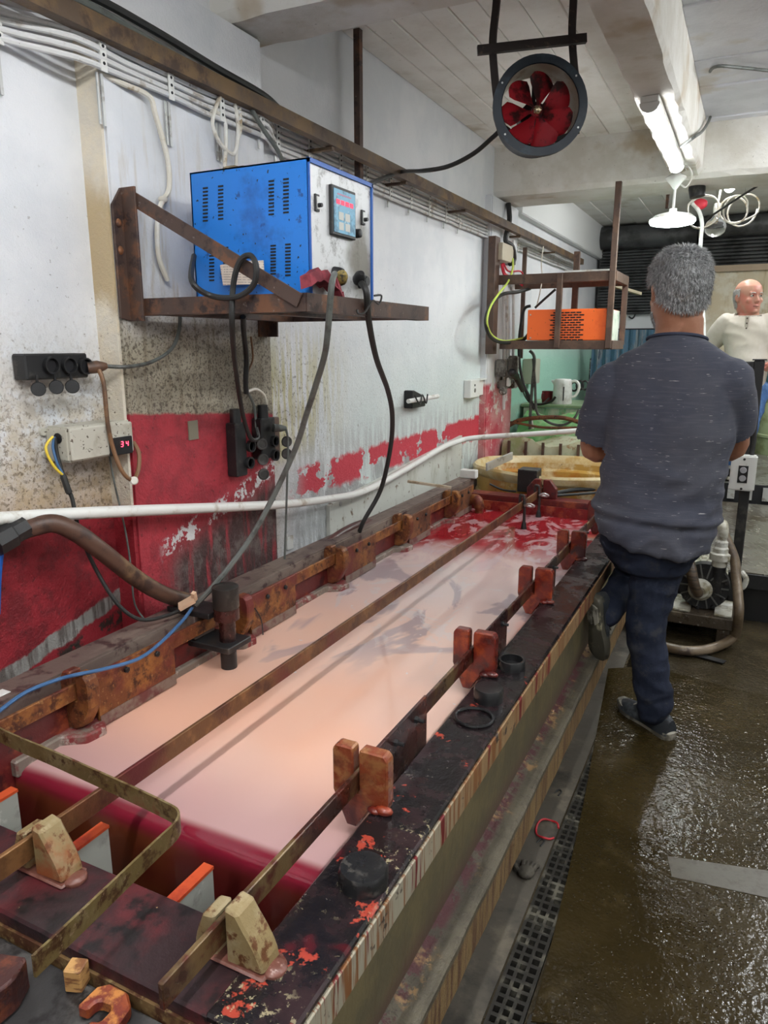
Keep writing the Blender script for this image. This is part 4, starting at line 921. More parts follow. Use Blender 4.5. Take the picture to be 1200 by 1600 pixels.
b.lathe([(.028, -.09), (.036, -.085), (.036, -.04), (.031, -.035), (.031, 0)], p+d*.05, d, 8)
b.build('hose_union', BLACKP, None, 'black ribbed hose union at the left edge', 'connector', smooth=True, ang=30)
cable('blue_hose', [V(-2, 860, x=-1.57), V(-6, 900, x=-1.57), V(-8, 960, x=-1.56)], .012, BLUEDARK, 'blue hose hanging at the left edge below the union', 'hose')
cable('far_hose', [V(440, 900, x=-1.50), V(500, 858, x=-1.50), V(540, 830, x=-1.50), V(575, 817, x=-1.50), V(605, 822, x=-1.50), V(625, 840, x=-1.47)], .02, grunge('dark_red_hose', (.06, .016, .014), [((.12, .05, .04), 8, .55, .08, None)], .35), 'dark red hose arching behind the timber rim below the white panel', 'hose', 12)
a, c_ = V(515, 790, x=-1.63), V(722, 690, x=-1.63)
wp = root('plastic_panel', (-1.64, 3.3, .5), 'whitish plastic panel standing against the wall behind the tank', 'panel')
PANELW = grunge('grimy_white_panel', (.62, .63, .58), [((.45, .45, .38), 6, .56, .08, (1, 1, .4)), ((.2, .15, .1), 22, .64, .04, None)], .45, 0, .05)
B().prism([(a.y, .5), (a.y, a.z), (c_.y, c_.z+.04), (c_.y, .5)], 'x', WX+.001, -1.63).build('sheet', PANELW, wp)
for (u, v) in ((532, 787), (722, 714)):
    p = V(u, v, x=-1.63); B().lathe([(.012, 0), (.012, .003)], p, (1, 0, 0), 10).build('rivet', STEEL, wp)
p = V(455, 858, x=PX); B().box((WX+.001, V(455, 858, x=-1.64).y-.02, p.z-.035), (-1.642, V(455, 858, x=-1.64).y+.02, p.z+.02)).build('small_tile', WHITEPL, None, 'small whitish square plate stuck on the wall above the timber rim', 'plate')
st = [V(637, 752, x=-1.5), V(700, 762, x=-1.43)]
B().bar(st[0], V(705, 762, y=st[0].y+.05), .018, .012).build('wooden_stick', grunge('pale_stick', (.45, .38, .28), [((.25, .18, .1), 12, .55, .08, None)], .7), None, 'pale wooden stick lying across the timber rim near the far end', 'stick')
# white pipe stub strapped in a black bracket on the wall
p = V(656, 622, x=-1.60)
ps = root('pipe_holder', (WX, p.y, p.z), 'black plastic bracket on the white wall with a short pipe wired to it', 'holder')
B().prism([(p.y-.10, p.z-.05), (p.y-.10, p.z+.045), (p.y-.07, p.z+.045), (p.y+.06, p.z+.01), (p.y+.08, p.z-.02), (p.y+.08, p.z-.05)], 'x', WX, -1.60).build('plastic_bracket', BLACKP, ps, bevel=.004)
B().tube([V(638, 627, x=-1.57), V(684, 619, x=-1.57)], .012, 12, 0).build('pipe_stub', WHITEPL, ps, smooth=True)
B().tube([V(648, 618, x=-1.555), V(656, 632, x=-1.55), V(660, 617, x=-1.555), V(666, 630, x=-1.55), V(668, 616, x=-1.555)], .004, 6).build('wire_wrap', BLACKRUB, ps, smooth=True)
# ---------------------------------------------------------------- extractor fan hung from the ceiling
FC = V(844, 165, y=2.70); FA = Vector((-.444, .894, -.046)).normalized()
fan = root('extractor_fan', tuple(FC), 'round extractor fan with seven red blades in a dark ring, hung from the ceiling', 'fan')
FR = .163
B().lathe([(FR-.028, -.004), (FR, -.004), (FR, .012), (FR-.026, .012), (FR-.026, .12), (FR-.03, .12), (FR-.03, -.002)], FC, FA, 48, cap=False).build('ring', FANRING, fan, smooth=True, ang=30)
B().lathe([(FR-.0305, -.001), (FR-.0305, .118)], FC, FA, 48, cap=False).build('inner_tube', FANIN, fan, smooth=True)
fu = (Vector((0, 0, 1))-FA*FA.z).normalized(); fv_ = FA.cross(fu)
hub = FC+FA*.055
for k in range(7):
    th0 = R(8+k*360/7); b = B(); g = []
    for i in range(7):
        r_ = .016+(FR-.035-.016)*i/6; hw = (.27+.17*math.sin(min(1, i/4.5)*math.pi/2)); hw *= (1 if i < 5 else (.95 if i == 5 else .62))
        row = []
        for j in range(7):
            s_ = (j/6-.5)*2; aa = th0+s_*hw*(1.05 if i else 1.4); tw = .022*s_*(.4+.6*i/6)
            rr_ = r_-(.006*s_*s_ if i == 6 else 0)
            row.append(hub+(fu*math.cos(aa)+fv_*math.sin(aa))*rr_+FA*tw)
        g.append([b.bm.verts.new(p) for p in row])
    for i in range(6):
        for j in range(6): b.face([g[i][j], g[i][j+1], g[i+1][j+1], g[i+1][j]])
    bmesh.ops.solidify(b.bm, geom=b.bm.faces[:], thickness=.0015)
    b.build('blade', FANRED, fan, smooth=True)
B().lathe([(.020, 0), (.020, -.012), (.013, -.02)], hub+FA*.006, FA, 18).build('hub', FANRED, fan, smooth=True)
B().ball(hub-FA*.012, .0155, 2).build('hub_cap', BRASS, fan, smooth=True)
B().lathe([(.05, .05), (.05, .12), (.02, .13)], hub, FA, 20).build('motor', BLACKP, fan, smooth=True)
B().bar(hub+FA*.07+fu*(FR-.03), hub+FA*.07-fu*(FR-.03), .014, .006, FA).bar(hub+FA*.07+fv_*(FR-.03), hub+FA*.07-fv_*(FR-.03), .014, .006, FA).build('spider', BLACKP, fan)
b = B()
for aa in (R(52), R(-62), R(118), R(-128)):
    b.lathe([(.0035, -.0048), (.0035, -.0035)], FC+(fu*math.cos(aa)+fv_*math.sin(aa))*(FR-.012), FA, 8)
b.build('flange_hole', STEEL, fan)
hg = root('fan_hanger', (FC.x, FC.y, CZ), 'tar-black steel hanger of two straps and a cross bar above the red fan', 'hanger')
yh = 2.735
def topz(u): return V(u, 3, y=yh)
for pts, yh in ((((776, 2), (770, 65), (773, 120), (780, 185)), 2.70), (((896, 2), (894, 55), (898, 110), (905, 145)), 2.83)):
    P = [V(u, v, y=yh) for u, v in pts]; P.insert(0, Vector((P[0].x, yh, CZ-.002)))
    b = B(); rg = []
    for p in crom(P, 5): rg.append([p+Vector((-.0125, -.006, 0)), p+Vector((.0125, -.006, 0)), p+Vector((.0125, .006, 0)), p+Vector((-.0125, .006, 0))])
    b.rings(rg).build('strap', TARBAR, hg)
a, c_ = V(746, 79, y=2.66), V(916, 60, y=2.825)
B().bar(a, c_, .02, .028).build('cross_bar', TARBAR, hg)
cable('fan_cable', [V(905, 205, y=2.8), FC+FA*.11-fv_*.02-fu*.10, V(790, 200, y=2.80), V(773, 212, y=2.82), V(740, 240, y=2.85), V(700, 260, y=2.86), V(660, 267, y=2.88), V(630, 268, x=-1.50), V(605, 276, x=-1.5), V(583, 285, x=-1.35), V(572, 292, x=-1.12)], .0085, BLACKRUB, 'black cable running from the fan across to the blue cabinet')
cable('beam_cable', [V(1215, 112, z=2.69), V(1160, 106, z=2.69), V(1116, 105, z=2.68), V(1107, 128, x=-.345), V(1110, 160, x=-.345), V(1110, 182, x=-.345), V(1099, 203, x=-.345), V(1085, 214, z=2.42), V(1064, 229, z=2.418)], .0075, GREYRUB, 'grey-brown cable hanging off the long beam beside the tube light')
# pendant lamp below the second beam
LC = V(1050, 350, y=4.75)
pl = root('pendant_lamp', (LC.x, LC.y, 2.41), 'lit white pan lamp on a short rod below the beam, above the man', 'light')
B().lathe([(.022, 0), (.03, -.008), (.056, -.022), (.058, -.028), (.03, -.06), (.012, -.085), (.008, -.09), (.008, -.19), (.02, -.192), (.02, -.25), (.03, -.252)], (LC.x, LC.y, 2.41), seg=20).build('rod_and_holder', WHITEPL, pl, smooth=True, ang=35)
pz = LC.z+.03
B().lathe([(.03, .03), (.06, .028), (.10, .018), (.124, .0), (.127, -.01)], (LC.x, LC.y, pz), seg=40, cap=False).build('pan', WHITEPL, pl, smooth=True)
B().lathe([(.126, -.006), (.126, -.018), (.118, -.03), (.08, -.038), (.02, -.04)], (LC.x, LC.y, pz), seg=40).build('diffuser', PANGLOW, pl, smooth=True)
b = B(); rr = random.Random(4)
for i in range(6):
    o = Vector((LC.x+rr.uniform(-.03, .05), LC.y-.08+rr.uniform(-.03, .03), 2.43))
    b.tube([o, o+Vector((rr.uniform(-.03, .03), .03, -.02)), Vector((LC.x+rr.uniform(-.02, .02), LC.y, 2.41))], .0035, 6)
b.tube([(LC.x+.02, LC.y-.1, 2.425), (LC.x+.07, LC.y-.06, 2.42), (LC.x+.085, LC.y, 2.38), (LC.x+.06, LC.y, 2.33), (LC.x+.03, LC.y, 2.345)], .005, 6)
b.build('loose_wires', CREAMRUB, pl, smooth=True)
# plug cluster, bare bulb, coils, white drop cable
y6 = 5.2
pc = root('hanging_coupler', tuple(V(1092, 290, y=y6)), 'black hanging cable coupler with a red plug face beside the pan lamp', 'connector')
q = V(1090, 305, y=y6)
B().lathe([(.045, .0), (.05, .05), (.045, .09), (.02, .11)], q+Vector((0, 0, -.01)), (-.15, 0, 1), 14).build('coupler', BLACKP, pc, smooth=True)
B().ball(V(1094, 319, y=y6-.03), .045, 2, (1, .6, .75)).build('red_face', plain('red_plug', (.6, .03, .05), .5), pc, smooth=True)
B().tube([q+Vector((-.03, 0, .1)), q+Vector((-.09, -.05, .16)), q+Vector((-.12, .0, .23))], .012, 8).tube([q+Vector((0, 0, .1)), q+Vector((-.05, 0, .18)), q+Vector((-.07, 0, .22))], .009, 8).build('twisted_leads', BROWNRUB, pc, smooth=True)
cable('supply_cable', [V(1082, 318, y=y6-.04), V(1092, 330, y=y6-.05), V(1097, 350, y=y6-.05), V(1095, 375, y=y6-.05), V(1094, 420, y=y6-.05), V(1100, 520, y=y6-.05), V(1098, 640, y=y6)], .012, WHITEPL, 'white cord dropping from the coupler behind the man in the grey T-shirt')
bl = root('bare_bulb', tuple(V(1118, 352, y=6.1)), 'unlit clear glass bulb hanging below the far ceiling', 'bulb')
def glassm():
    t = T('bulb_glass'); t.set('Base Color', (.95, .97, .97)).set('Transmission Weight', .92).set('Roughness', .08).set('IOR', 1.3); return t.m
bc = V(1118, 352, y=6.1)
B().lathe([(.012, .085), (.02, .075), (.03, .05), (.062, .025), (.076, -.01), (.066, -.05), (.04, -.072), (.01, -.08)], bc, seg=20).build('globe', glassm(), bl, smooth=True)
B().lathe([(.024, .065), (.026, .12), (.02, .15)], bc, seg=12).build('socket', WHITEPL, bl, smooth=True)
B().tube([bc+Vector((0, 0, .14)), bc+Vector((.01, 0, .25)), bc+Vector((0, .05, CZ-bc.z))], .008, 6).build('cord', CREAMRUB, bl, smooth=True)
cc = V(1148, 328, y=6.0)
b = B(); P = []
for i in range(34):
    a = i*2*math.pi/11; r_ = .078+.012*math.sin(i*.9)+.0008*i
    P.append(cc+Vector((math.cos(a)*r_+(.05 if i > 20 else 0), .004*i-.05, math.sin(a)*r_+(.01 if i > 20 else 0))))
b.tube(P, .0065, 6, 2).build('cable_coil', CREAMRUB, None, 'coil of pale cable hanging at the far ceiling beside the bare bulb', 'cable', smooth=True)
cc = V(1098, 330, y=6.0); P = [cc+Vector((math.cos(i*2*math.pi/12)*(.10+.01*(i % 3)), .003*i, math.sin(i*2*math.pi/12)*.11)) for i in range(26)]
B().tube(P, .005, 6, 2).build('cable_coil', CREAMRUB, None, 'thinner pale cable loop behind the black hanging coupler', 'cable', smooth=True)
cable('span_cable', [V(1100, 345, y=5.6), V(1130, 325, y=5.5), V(1165, 302, y=5.45), V(1215, 272, y=5.42)], .007, BLACKRUB, 'thin black cable slanting across the right end of the second beam')
cable('ceiling_stub', [V(1045, 268, y=5.46), V(1044, 300, y=5.46), V(1042, 326, y=5.46)], .012, BRACKBROWN, 'short brown pipe stub hanging behind the second beam')
# ---------------------------------------------------------------- brown shelf frame with the orange unit
FY = 4.85; sf = root('shelf_frame', (-1.58, FY, 1.39), 'brown steel frame hung between wall and ceiling holding the orange unit', 'shelf')
def ang(nm, p0, p1, w_=.045, d_=.045, m=FRAMEBROWN): return B().bar(p0, p1, w_, d_).build(nm, m, sf, bevel=.002)
def at(u, v, y=FY): return V(u, v, y=y)
zt = at(800, 437).z; zb = at(800, 539).z
xr = at(957, 480).x; xl = -1.58
p = V(773, 370, x=-1.575); pb = V(773, 553, x=-1.575)
B().box((-1.60, p.y-.05, pb.z), (-1.55, p.y+.045, p.z)).build('wall_post', FRAMEBROWN, sf, bevel=.002)
ang('top_front', (xl, FY, zt), (xr, FY, zt), .03, .06); ang('top_back', (xl, FY+.45, zt), (xr, FY+.45, zt), .03, .06)
ang('top_end', (xr, FY, zt), (xr, FY+.45, zt), .03, .06)
ang('bottom_front', (xl+.05, FY, zb), (xr, FY, zb), .03, .055); ang('bottom_back', (xl, FY+.45, zb), (xr, FY+.45, zb), .03, .055)
ang('bottom_end', (xr, FY, zb), (xr, FY+.45, zb), .03, .055)
ang('ceiling_post', (xr-.01, FY-.012, zb-.02), (xr-.01, FY-.012, 2.41), .032, .036)
x2 = at(873, 500).x; ang('front_upright', (x2, FY-.02, zb-.02), (x2, FY-.02, at(873, 428).z), .03, .035)
ang('end_upright', (xr, FY+.45, zb), (xr, FY+.45, zt+.03), .03, .036)
x3 = V(902, 400, y=FY+.45).x
ang('back_upright', (x3, FY+.45, zb), (x3, FY+.45, V(902, 393, y=FY+.45).z), .032, .04)
p = V(819, 400, x=-1.59); ang('wall_upright', (-1.585, p.y, 1.35), (-1.585, p.y, p.z+.06), .02, .03)
B().box((xl+.45, FY+.03, zt+.03), (xr-.03, FY+.42, zt+.045)).build('top_board', WHITEPL, sf)
oc = root('orange_unit', (-1.1, FY+.2, zb+.03), 'orange metal unit with a slotted vent and a pale end panel on the brown frame', 'cabinet')
a, c_ = at(825, 483), at(952, 476); oz0, oz1 = zb+.03, a.z-.005
B().box((a.x, FY-.002, oz0), (c_.x, FY+.40, oz1)).build('case', ORANGE, oc, bevel=.003)
B().box((c_.x, FY+.0, oz0), (c_.x+.006, FY+.38, oz1-.004)).build('end_panel', grunge('pale_green_panel', (.66, .7, .6), [((.4, .5, .38), 12, .56, .08, None)], .5), oc)
o0 = None
for k in range(12):
    for j in range(6 if k % 2 else 5):
        x = at(859, 500).x+(.004 if k % 2 else .022)+j*.037; z = oz1-.022-k*.0155
        if x > at(913, 500).x: continue
        if o0 is None: o0 = B().box((x, FY-.0035, z-.004), (x+.031, FY, z+.004)).build('vent_slot', SLOT, oc); q0 = Vector((x, 0, z))
        else: share(o0, Vector((x, 0, z))-q0)
b = B()
for (u, v) in ((829, 492), (829, 528), (950, 486), (948, 530), (876, 534)):
    q = at(u, v); b.lathe([(.006, 0), (.004, .004)], (q.x, FY-.002, q.z), (0, -1, 0), 8)
b.build('screws', STEEL, oc)
# breaker box, wires and conduits on the second column
cb = root('breaker_box', (-1.60, 5.0, 1.97), 'beige open breaker box on the column above the brown frame', 'box')
a, c_ = V(777, 379, x=-1.56), V(793, 412, x=-1.56)
B().box((-1.60, a.y, c_.z), (-1.52, c_.y, a.z)).build('case', grunge('beige_box', (.5, .45, .34), [], .5), cb, bevel=.003)
B().box((-1.60, c_.y, c_.z), (-1.535, c_.y+.11, a.z-.02)).build('breakers', grunge('grey_breakers', (.2, .2, .2), [((.03, .03, .03), 16, .5, .06, None)], .5), cb, bevel=.003)
cable('feed_cable', [V(794, 318, x=-1.58), V(796, 345, x=-1.56), V(790, 375, x=-1.56), V(800, 385, x=-1.53), V(803, 405, x=-1.53), V(797, 412, x=-1.53)], .018, BLACKRUB, 'thick black feed cable dropping into the beige breaker box')
for k, pts in enumerate(([(785, 412), (790, 428), (805, 435), (820, 448)], [(787, 412), (795, 424), (815, 425), (820, 447)], [(784, 413), (787, 428), (800, 434), (819, 449)])):
    cable('red_wire', [V(u, v, x=-1.52) for u, v in pts], .006, REDWIRE, 'red wire bowing out below the beige breaker box, %s of three' % ORD[k])
cable('earth_wire', [V(801, 404, x=-1.52), V(801, 420, x=-1.5), V(794, 440, x=-1.48), V(780, 458, x=-1.46), V(766, 480, x=-1.47), V(761, 505, x=-1.47), V(770, 525, x=-1.48), V(790, 533, x=-1.48), V(822, 527, x=-1.40)], .007, GREENWIRE, 'yellow-green earth wire arching round the brown frame post')
cable('frame_cable', [V(828, 451, x=-1.48), V(810, 456, x=-1.48), V(785, 460, x=-1.48), V(768, 475, x=-1.48), V(759, 500, x=-1.48), V(765, 525, x=-1.48), V(785, 535, x=-1.48), V(815, 532, x=-1.42), V(826, 522, x=-1.36)], .012, BLACKRUB, 'thick black cable arching round the brown frame post to the orange unit')
cable('stub_cable', [V(836, 481, y=FY+.1), V(850, 468, y=FY+.1), V(868, 452, y=FY+.1)], .008, BLACKRUB, 'black cable slanting up from the orange unit to the frame')
cable('twisted_wire', [V(849, 385, x=-1.38), V(846, 410, x=-1.38), V(847, 435, x=-1.37), V(843, 460, x=-1.36), V(838, 480, x=-1.35)], .004, CREAMRUB, 'thin twisted wire hanging from the rail to the orange unit')
for k, (u, v0, v1) in enumerate(((787, 415, 640), (802, 375, 575), (792, 455, 560))):
    a, c_ = V(u, v0, x=-1.575), V(u, v1, x=-1.575)
    cable('column_conduit', [a, (a+c_)/2, c_], .011, WHITECON, 'pale vertical conduit on the column behind the brown frame, %s from the left' % ('first', 'third', 'second')[k], 'pipe', 8, 2)
for k, (pts, r_, lab) in enumerate((
    ([(829, 478), (820, 482), (815, 500), (811, 535), (812, 570), (818, 600), (828, 622), (835, 640)], .011, 'black cable hanging behind the orange unit, left of two'),
    ([(828, 548), (835, 560), (832, 600), (829, 640), (828, 690)], .012, 'dark cable dropping below the orange unit to the green tub'),
    ([(833, 560), (836, 600), (838, 640), (846, 652), (862, 662), (880, 664), (896, 655), (905, 640)], .010, 'grey cable sagging from the orange unit in front of the kettle table'),
    ([(812, 575), (826, 625), (840, 632), (860, 628), (868, 620)], .009, 'thin black lead lying towards the dark red mug'))):
    cable('hanging_cable', [V(u, v, y=5.55 if k == 3 else 5.45) for u, v in pts], r_, BLACKRUB if k in (0, 3) else GREYRUB, lab)
cable('drain_hose', [V(828, 645, y=5.5), V(832, 672, y=5.45), V(833, 690, y=5.4)], .013, CREAMRUB, 'pale hose end going down into the green tub')
# plug-and-lead cluster on the column, heat gun, wall switch box, grey box
jc = root('plug_cluster', tuple(V(790, 600, x=-1.58)), 'grimy grey cluster of sockets and plugs on the column below the frame', 'socket')
rr = random.Random(6)
GRIM = grunge('grimy_grey', (.22, .21, .19), [((.07, .06, .05), 16, .52, .08, None), ((.5, .48, .42), 24, .62, .05, None)], .55)
for (u, v, w_, h_) in ((783, 575, .07, .12), (793, 590, .06, .10), (802, 570, .06, .13), (786, 601, .06, .06), (800, 600, .07, .06)):
    q = V(u, v, x=-1.56); B().cbox(q, (.07, w_, h_), (0, 0, rr.uniform(-.2, .2))).build('plug_body', GRIM, jc, bevel=.008)
q = V(795, 597, x=-1.51); B().cbox(q, (.02, .05, .06)).build('white_plug', WHITEPL, jc, bevel=.005)
q = V(786, 611, x=-1.52); B().lathe([(.022, -.02), (.03, 0), (.022, .02)], q, (1, -.5, 0), 12).build('round_plug', GRIM, jc, smooth=True)
hg_ = root('heat_gun', tuple(V(805, 590, x=-1.47)), 'black heat gun hanging nose-down below the brown frame', 'tool')
a, c_, e = V(800, 582, x=-1.47), V(806, 588, x=-1.47), V(817, 610, x=-1.45)
B().tube([a, c_], .028, 12, 0).ball(a, .028, 2).build('barrel', BLACKP, hg_, smooth=True)
B().tube([c_+Vector((0, 0, .0)), (c_+e)/2, e], lambda t: .024-.006*t, 10, 3).build('handle', BLACKP, hg_, smooth=True)
cable('gun_lead', [V(817, 611, x=-1.45), V(822, 622, y=5.5), V(830, 630, y=5.6), V(845, 632, y=5.7), V(858, 622, y=5.75)], .006, BLACKRUB, 'thin black lead trailing from the heat gun handle')
sb = root('open_switch_box', (WX, 4.66, 1.12), 'white open switch box with its cover swung out, on the wall left of the column', 'switch')
a, c_ = V(737, 594, x=-1.60), V(749, 620, x=-1.60)
B().box((WX, a.y-.01, c_.z), (-1.60, c_.y, a.z)).build('front', WHITEPL, sb, bevel=.004)
e = V(763, 593, x=-1.60)
B().box((WX, c_.y+.002, c_.z+.005), (-1.625, e.y, a.z)).box((-1.625, c_.y+.002, c_.z+.005), (-1.605, c_.y+.012, a.z)).box((-1.625, e.y-.01, c_.z+.005), (-1.605, e.y, a.z)).box((-1.625, c_.y, a.z-.01), (-1.605, e.y, a.z)).build('open_box', WHITEPL, sb)
q = V(742, 602, x=-1.60); B().lathe([(.008, 0), (.008, .002)], q, (1, 0, 0), 10).build('black_dot', SLOT, sb)
q = V(742, 610, x=-1.60); B().lathe([(.014, 0), (.014, .003), (.010, .004)], q, (1, 0, 0), 14).build('round_button', GRIM, sb)
gb2 = V(823, 580, x=-1.64); B().box((WX, gb2.y-.1, gb2.z-.10), (-1.56, gb2.y+.12, gb2.z+.10)).build('grey_box', grunge('grey_green_box', (.42, .42, .33), [], .5), None, 'grey-green electrical box on the mint wall behind the hanging cables', 'box', bevel=.006)
# ---------------------------------------------------------------- yellow tub, caged container, green tub and kettle table beyond the tank
FRP = grunge('yellowed_fibreglass', (.44, .26, .06), [((.40, .15, .022), 5, .54, .1, None), ((.62, .52, .32), 7, .56, .09, None), ((.08, .04, .015), 34, .66, .04, None)], .38, 0, .15, 40)
FRPL = grunge('pale_fibreglass_rim', (.62, .52, .3), [((.5, .33, .12), 8, .54, .1, None)], .4, 0, .1)
tc = Vector((-1.03, 4.66, 0)); ta, tb_ = .58, .435
def oval(ax, ay, z, n=56, wob=0): return [Vector((tc.x+ax*math.cos(2*math.pi*k/n), tc.y+ay*math.sin(2*math.pi*k/n), z+wob*math.sin(5*2*math.pi*k/n))) for k in range(n)]
tub = root('fibreglass_tub', (tc.x, tc.y, 0), 'large yellowed oval fibreglass tub just beyond the far rim of the tank', 'tub')
B().rings([oval(ta*.86, tb_*.84, 0), oval(ta*.92, tb_*.9, .3), oval(ta*.96, tb_*.95, .58), oval(ta*.96, tb_*.95, .62)], cap=False).build('outer_wall', FRP, tub, smooth=True)
B().rings([oval(ta*.96, tb_*.95, .62), oval(ta, tb_, .64, wob=.004), oval(ta*1.01, tb_*1.01, .675, wob=.004), oval(ta*.985, tb_*.985, .69, wob=.004), oval(ta*.955, tb_*.95, .68, wob=.004), oval(ta*.93, tb_*.92, .64)], cap=False).build('rolled_rim', FRPL, tub, smooth=True)
for zr in (.50, .36): B().rings([oval(ta*.935, tb_*.92, zr-.03), oval(ta*.975, tb_*.965, zr-.012), oval(ta*.975, tb_*.965, zr+.012), oval(ta*.945, tb_*.93, zr+.03)], cap=False).build('wall_rib', FRPL, tub, smooth=True)
B().rings([oval(ta*.93, tb_*.92, .64), oval(ta*.92, tb_*.91, .60), oval(ta*.86, tb_*.84, .585), oval(ta*.85, tb_*.83, .42)], cap=False).build('inner_wall', FRP, tub, smooth=True)
B().rings([oval(ta*.85, tb_*.83, .42), oval(.01, .01, .421)], cap=False).build('murky_bath', grunge('murky_yellow_bath', (.45, .3, .07), [((.07, .035, .01), 12, .55, .08, None)], .2), tub)
e = V(790, 722, y=4.25)
B().bar(V(760, 730, y=4.2), V(800, 712, y=4.55), .012, .05).build('steel_strip', STEEL, None, 'grey steel strip leaning on the near edge of the yellow tub', 'strip', bevel=.002)
q = V(735, 737, y=4.09); B().box((q.x-.06, q.y-.02, .666), (q.x+.04, q.y+.03, q.z+.012)).build('white_clamp', WHITEPL, None, 'small white plastic clamp at the far corner of the tank', 'clamp', bevel=.004)
cable('rim_cable', [V(870, 770, z=.61), V(900, 765, z=.62), V(930, 764, z=.62), V(955, 760, z=.62)], .012, BLACKRUB, 'black cable lying on the far rim of the tank, right side')
cable('rim_cable', [V(868, 774, z=.61), V(905, 772, z=.61), V(955, 768, z=.615)], .008, BLACKRUB, 'thin black cable lying on the far rim below the thicker one')
cable('box_lead', [V(765, 756, y=4.12), V(785, 765, z=.60), V(806, 768, z=.60)], .006, BLACKRUB, 'thin black lead running to the black box on the far rim')
ib = root('caged_container', (-1.15, 5.28, 0), 'cream plastic container in a rusty bar cage, behind the yellow tub', 'container')
CREAMPL = grunge('stained_cream_plastic', (.52, .54, .38), [((.3, .36, .16), 5, .54, .1, None), ((.3, .16, .06), 14, .62, .06, None)], .5)
b = B(); rr = random.Random(8); rg = []
for zz, gx in ((.02, 0), (.4, .0), (.72, .0), (.765, -.02), (.76, -.06)):
    ring = []
    for (x0, y0, x1, y1, n) in ((-1.58, 5.13, -.62, 5.13, 14), (-.62, 5.13, -.62, 5.36, 4), (-.62, 5.36, -1.58, 5.36, 14), (-1.58, 5.36, -1.58, 5.13, 4)):
        for k in range(n):
            t_ = k/n; ring.append(Vector((x0+(x1-x0)*t_, y0+(y1-y0)*t_, zz+(.035*math.sin(t_*n*.9)+.012*rr.uniform(-1, 1) if zz > .7 else 0))))
    c0 = Vector((-1.1, 5.245, 0))
    rg.append([Vector((p.x+(c0.x-p.x)*abs(gx), p.y+(c0.y-p.y)*abs(gx)*2, p.z)) for p in ring])
b.rings(rg).build('plastic_tank', CREAMPL, ib, smooth=True, ang=50)
for k in range(8):
    x = -1.52+k*.125; B().box((x-.009, 5.105, 0), (x+.009, 5.123, .77)).build('cage_bar', FRAMEBROWN, ib)
B().box((-1.6, 5.10, .45), (-.6, 5.112, .47)).build('cage_rail', FRAMEBROWN, ib)
gt = root('green_tub', (-1.1, 5.58, 0), 'bright green stained liner tub behind the caged container', 'tub')
GREENL = grunge('green_stained_liner', (.13, .42, .12), [((.3, .55, .25), 4, .52, .1, None), ((.05, .2, .06), 7, .58, .08, None), ((.4, .42, .25), 9, .62, .06, None)], .4)
b = B(); n = 22; rg = []
for (yy, zz) in ((5.40, .45), (5.40, .80), (5.43, .815), (5.46, .80), (5.52, .86), (5.72, .91), (5.74, .92), (5.75, .5)):
    rg.append([Vector((-1.57+1.05*k/n, yy+.012*math.sin(k*1.7), zz+(.02*math.sin(k*.8+yy*9) if zz > .7 else 0))) for k in range(n+1)])
for i in range(len(rg)): rg[i] = [b.bm.verts.new(p) for p in rg[i]]
for i in range(len(rg)-1):
    for k in range(n): b.face([rg[i][k], rg[i+1][k], rg[i+1][k+1], rg[i][k+1]])
b.build('liner', GREENL, gt, smooth=True)
B().box((-1.57, 5.46, 0), (-.52, 5.74, .79)).build('body', GREENL, gt)
for k, (pts, r_) in enumerate((([(757, 690), (790, 668), (815, 656), (860, 652), (890, 655), (925, 668)], .016), ([(770, 665), (800, 660), (850, 668), (930, 668)], .010), ([(752, 678), (775, 662), (788, 650)], .018))):
    cable('rusty_pipe', [V(u, v, y=5.42) for u, v in pts], r_, RUST, ('thick rusty pipe bent across the green tub', 'thin rusty rod below the bent pipe over the green tub', 'short rusty pipe end by the column, above the white pipe')[k], 'pipe')
tz = .985
kt = root('kettle_table', (-1.3, 6.05, 0), 'green-stained cream table holding the kettle and the mug', 'table')
TABLE = grunge('green_stained_cream', (.5, .55, .4), [((.12, .34, .15), 5, .54, .08, (1, 1, .4)), ((.3, .28, .16), 8, .6, .08, None)], .5)
B().box((-1.64, 5.80, tz-.025), (-.95, 6.4, tz)).build('top', grunge('green_board', (.2, .3, .16), [((.4, .42, .3), 8, .56, .08, None)], .5), kt, bevel=.004)
for k, (z0, z1) in enumerate(((.80, .955), (.70, .79), (.40, .69))): B().box((-1.62, 5.82, z0), (-.97, 5.835, z1)).build('plank', TABLE, kt)
for x in (-1.62, -.99): B().box((x, 5.835, 0), (x+.04, 6.38, tz-.025)).build('leg_panel', TABLE, kt)
kp = V(878, 629, y=5.95)
ke = root('kettle', (kp.x, 5.95, tz), 'white plastic jug kettle with a dark level window on the green table', 'kettle')
B().lathe([(.075, 0), (.078, .01), (.076, .08), (.072, .16), (.070, .185), (.066, .192)], (kp.x, 5.95, tz), seg=28).build('jug', grunge('grubby_white', (.68, .68, .66), [((.5, .48, .45), 8, .56, .08, None)], .4), ke, smooth=True, ang=50)
B().prism([(kp.x-.066, tz+.14), (kp.x-.098, tz+.188), (kp.x-.05, tz+.188)], 'y', 5.93, 5.97).build('spout', WHITEPL, ke, bevel=.006, smooth=True)
B().tube([(kp.x+.06, 5.95, tz+.175), (kp.x+.10, 5.95, tz+.183), (kp.x+.128, 5.95, tz+.155), (kp.x+.125, 5.95, tz+.105), (kp.x+.10, 5.95, tz+.065), (kp.x+.07, 5.95, tz+.055)], .011, 10).build('handle', WHITEPL, ke, smooth=True)
B().lathe([(.066, .19), (.062, .197), (.02, .2)], (kp.x, 5.95, tz), seg=24).build('lid', WHITEPL, ke, smooth=True)
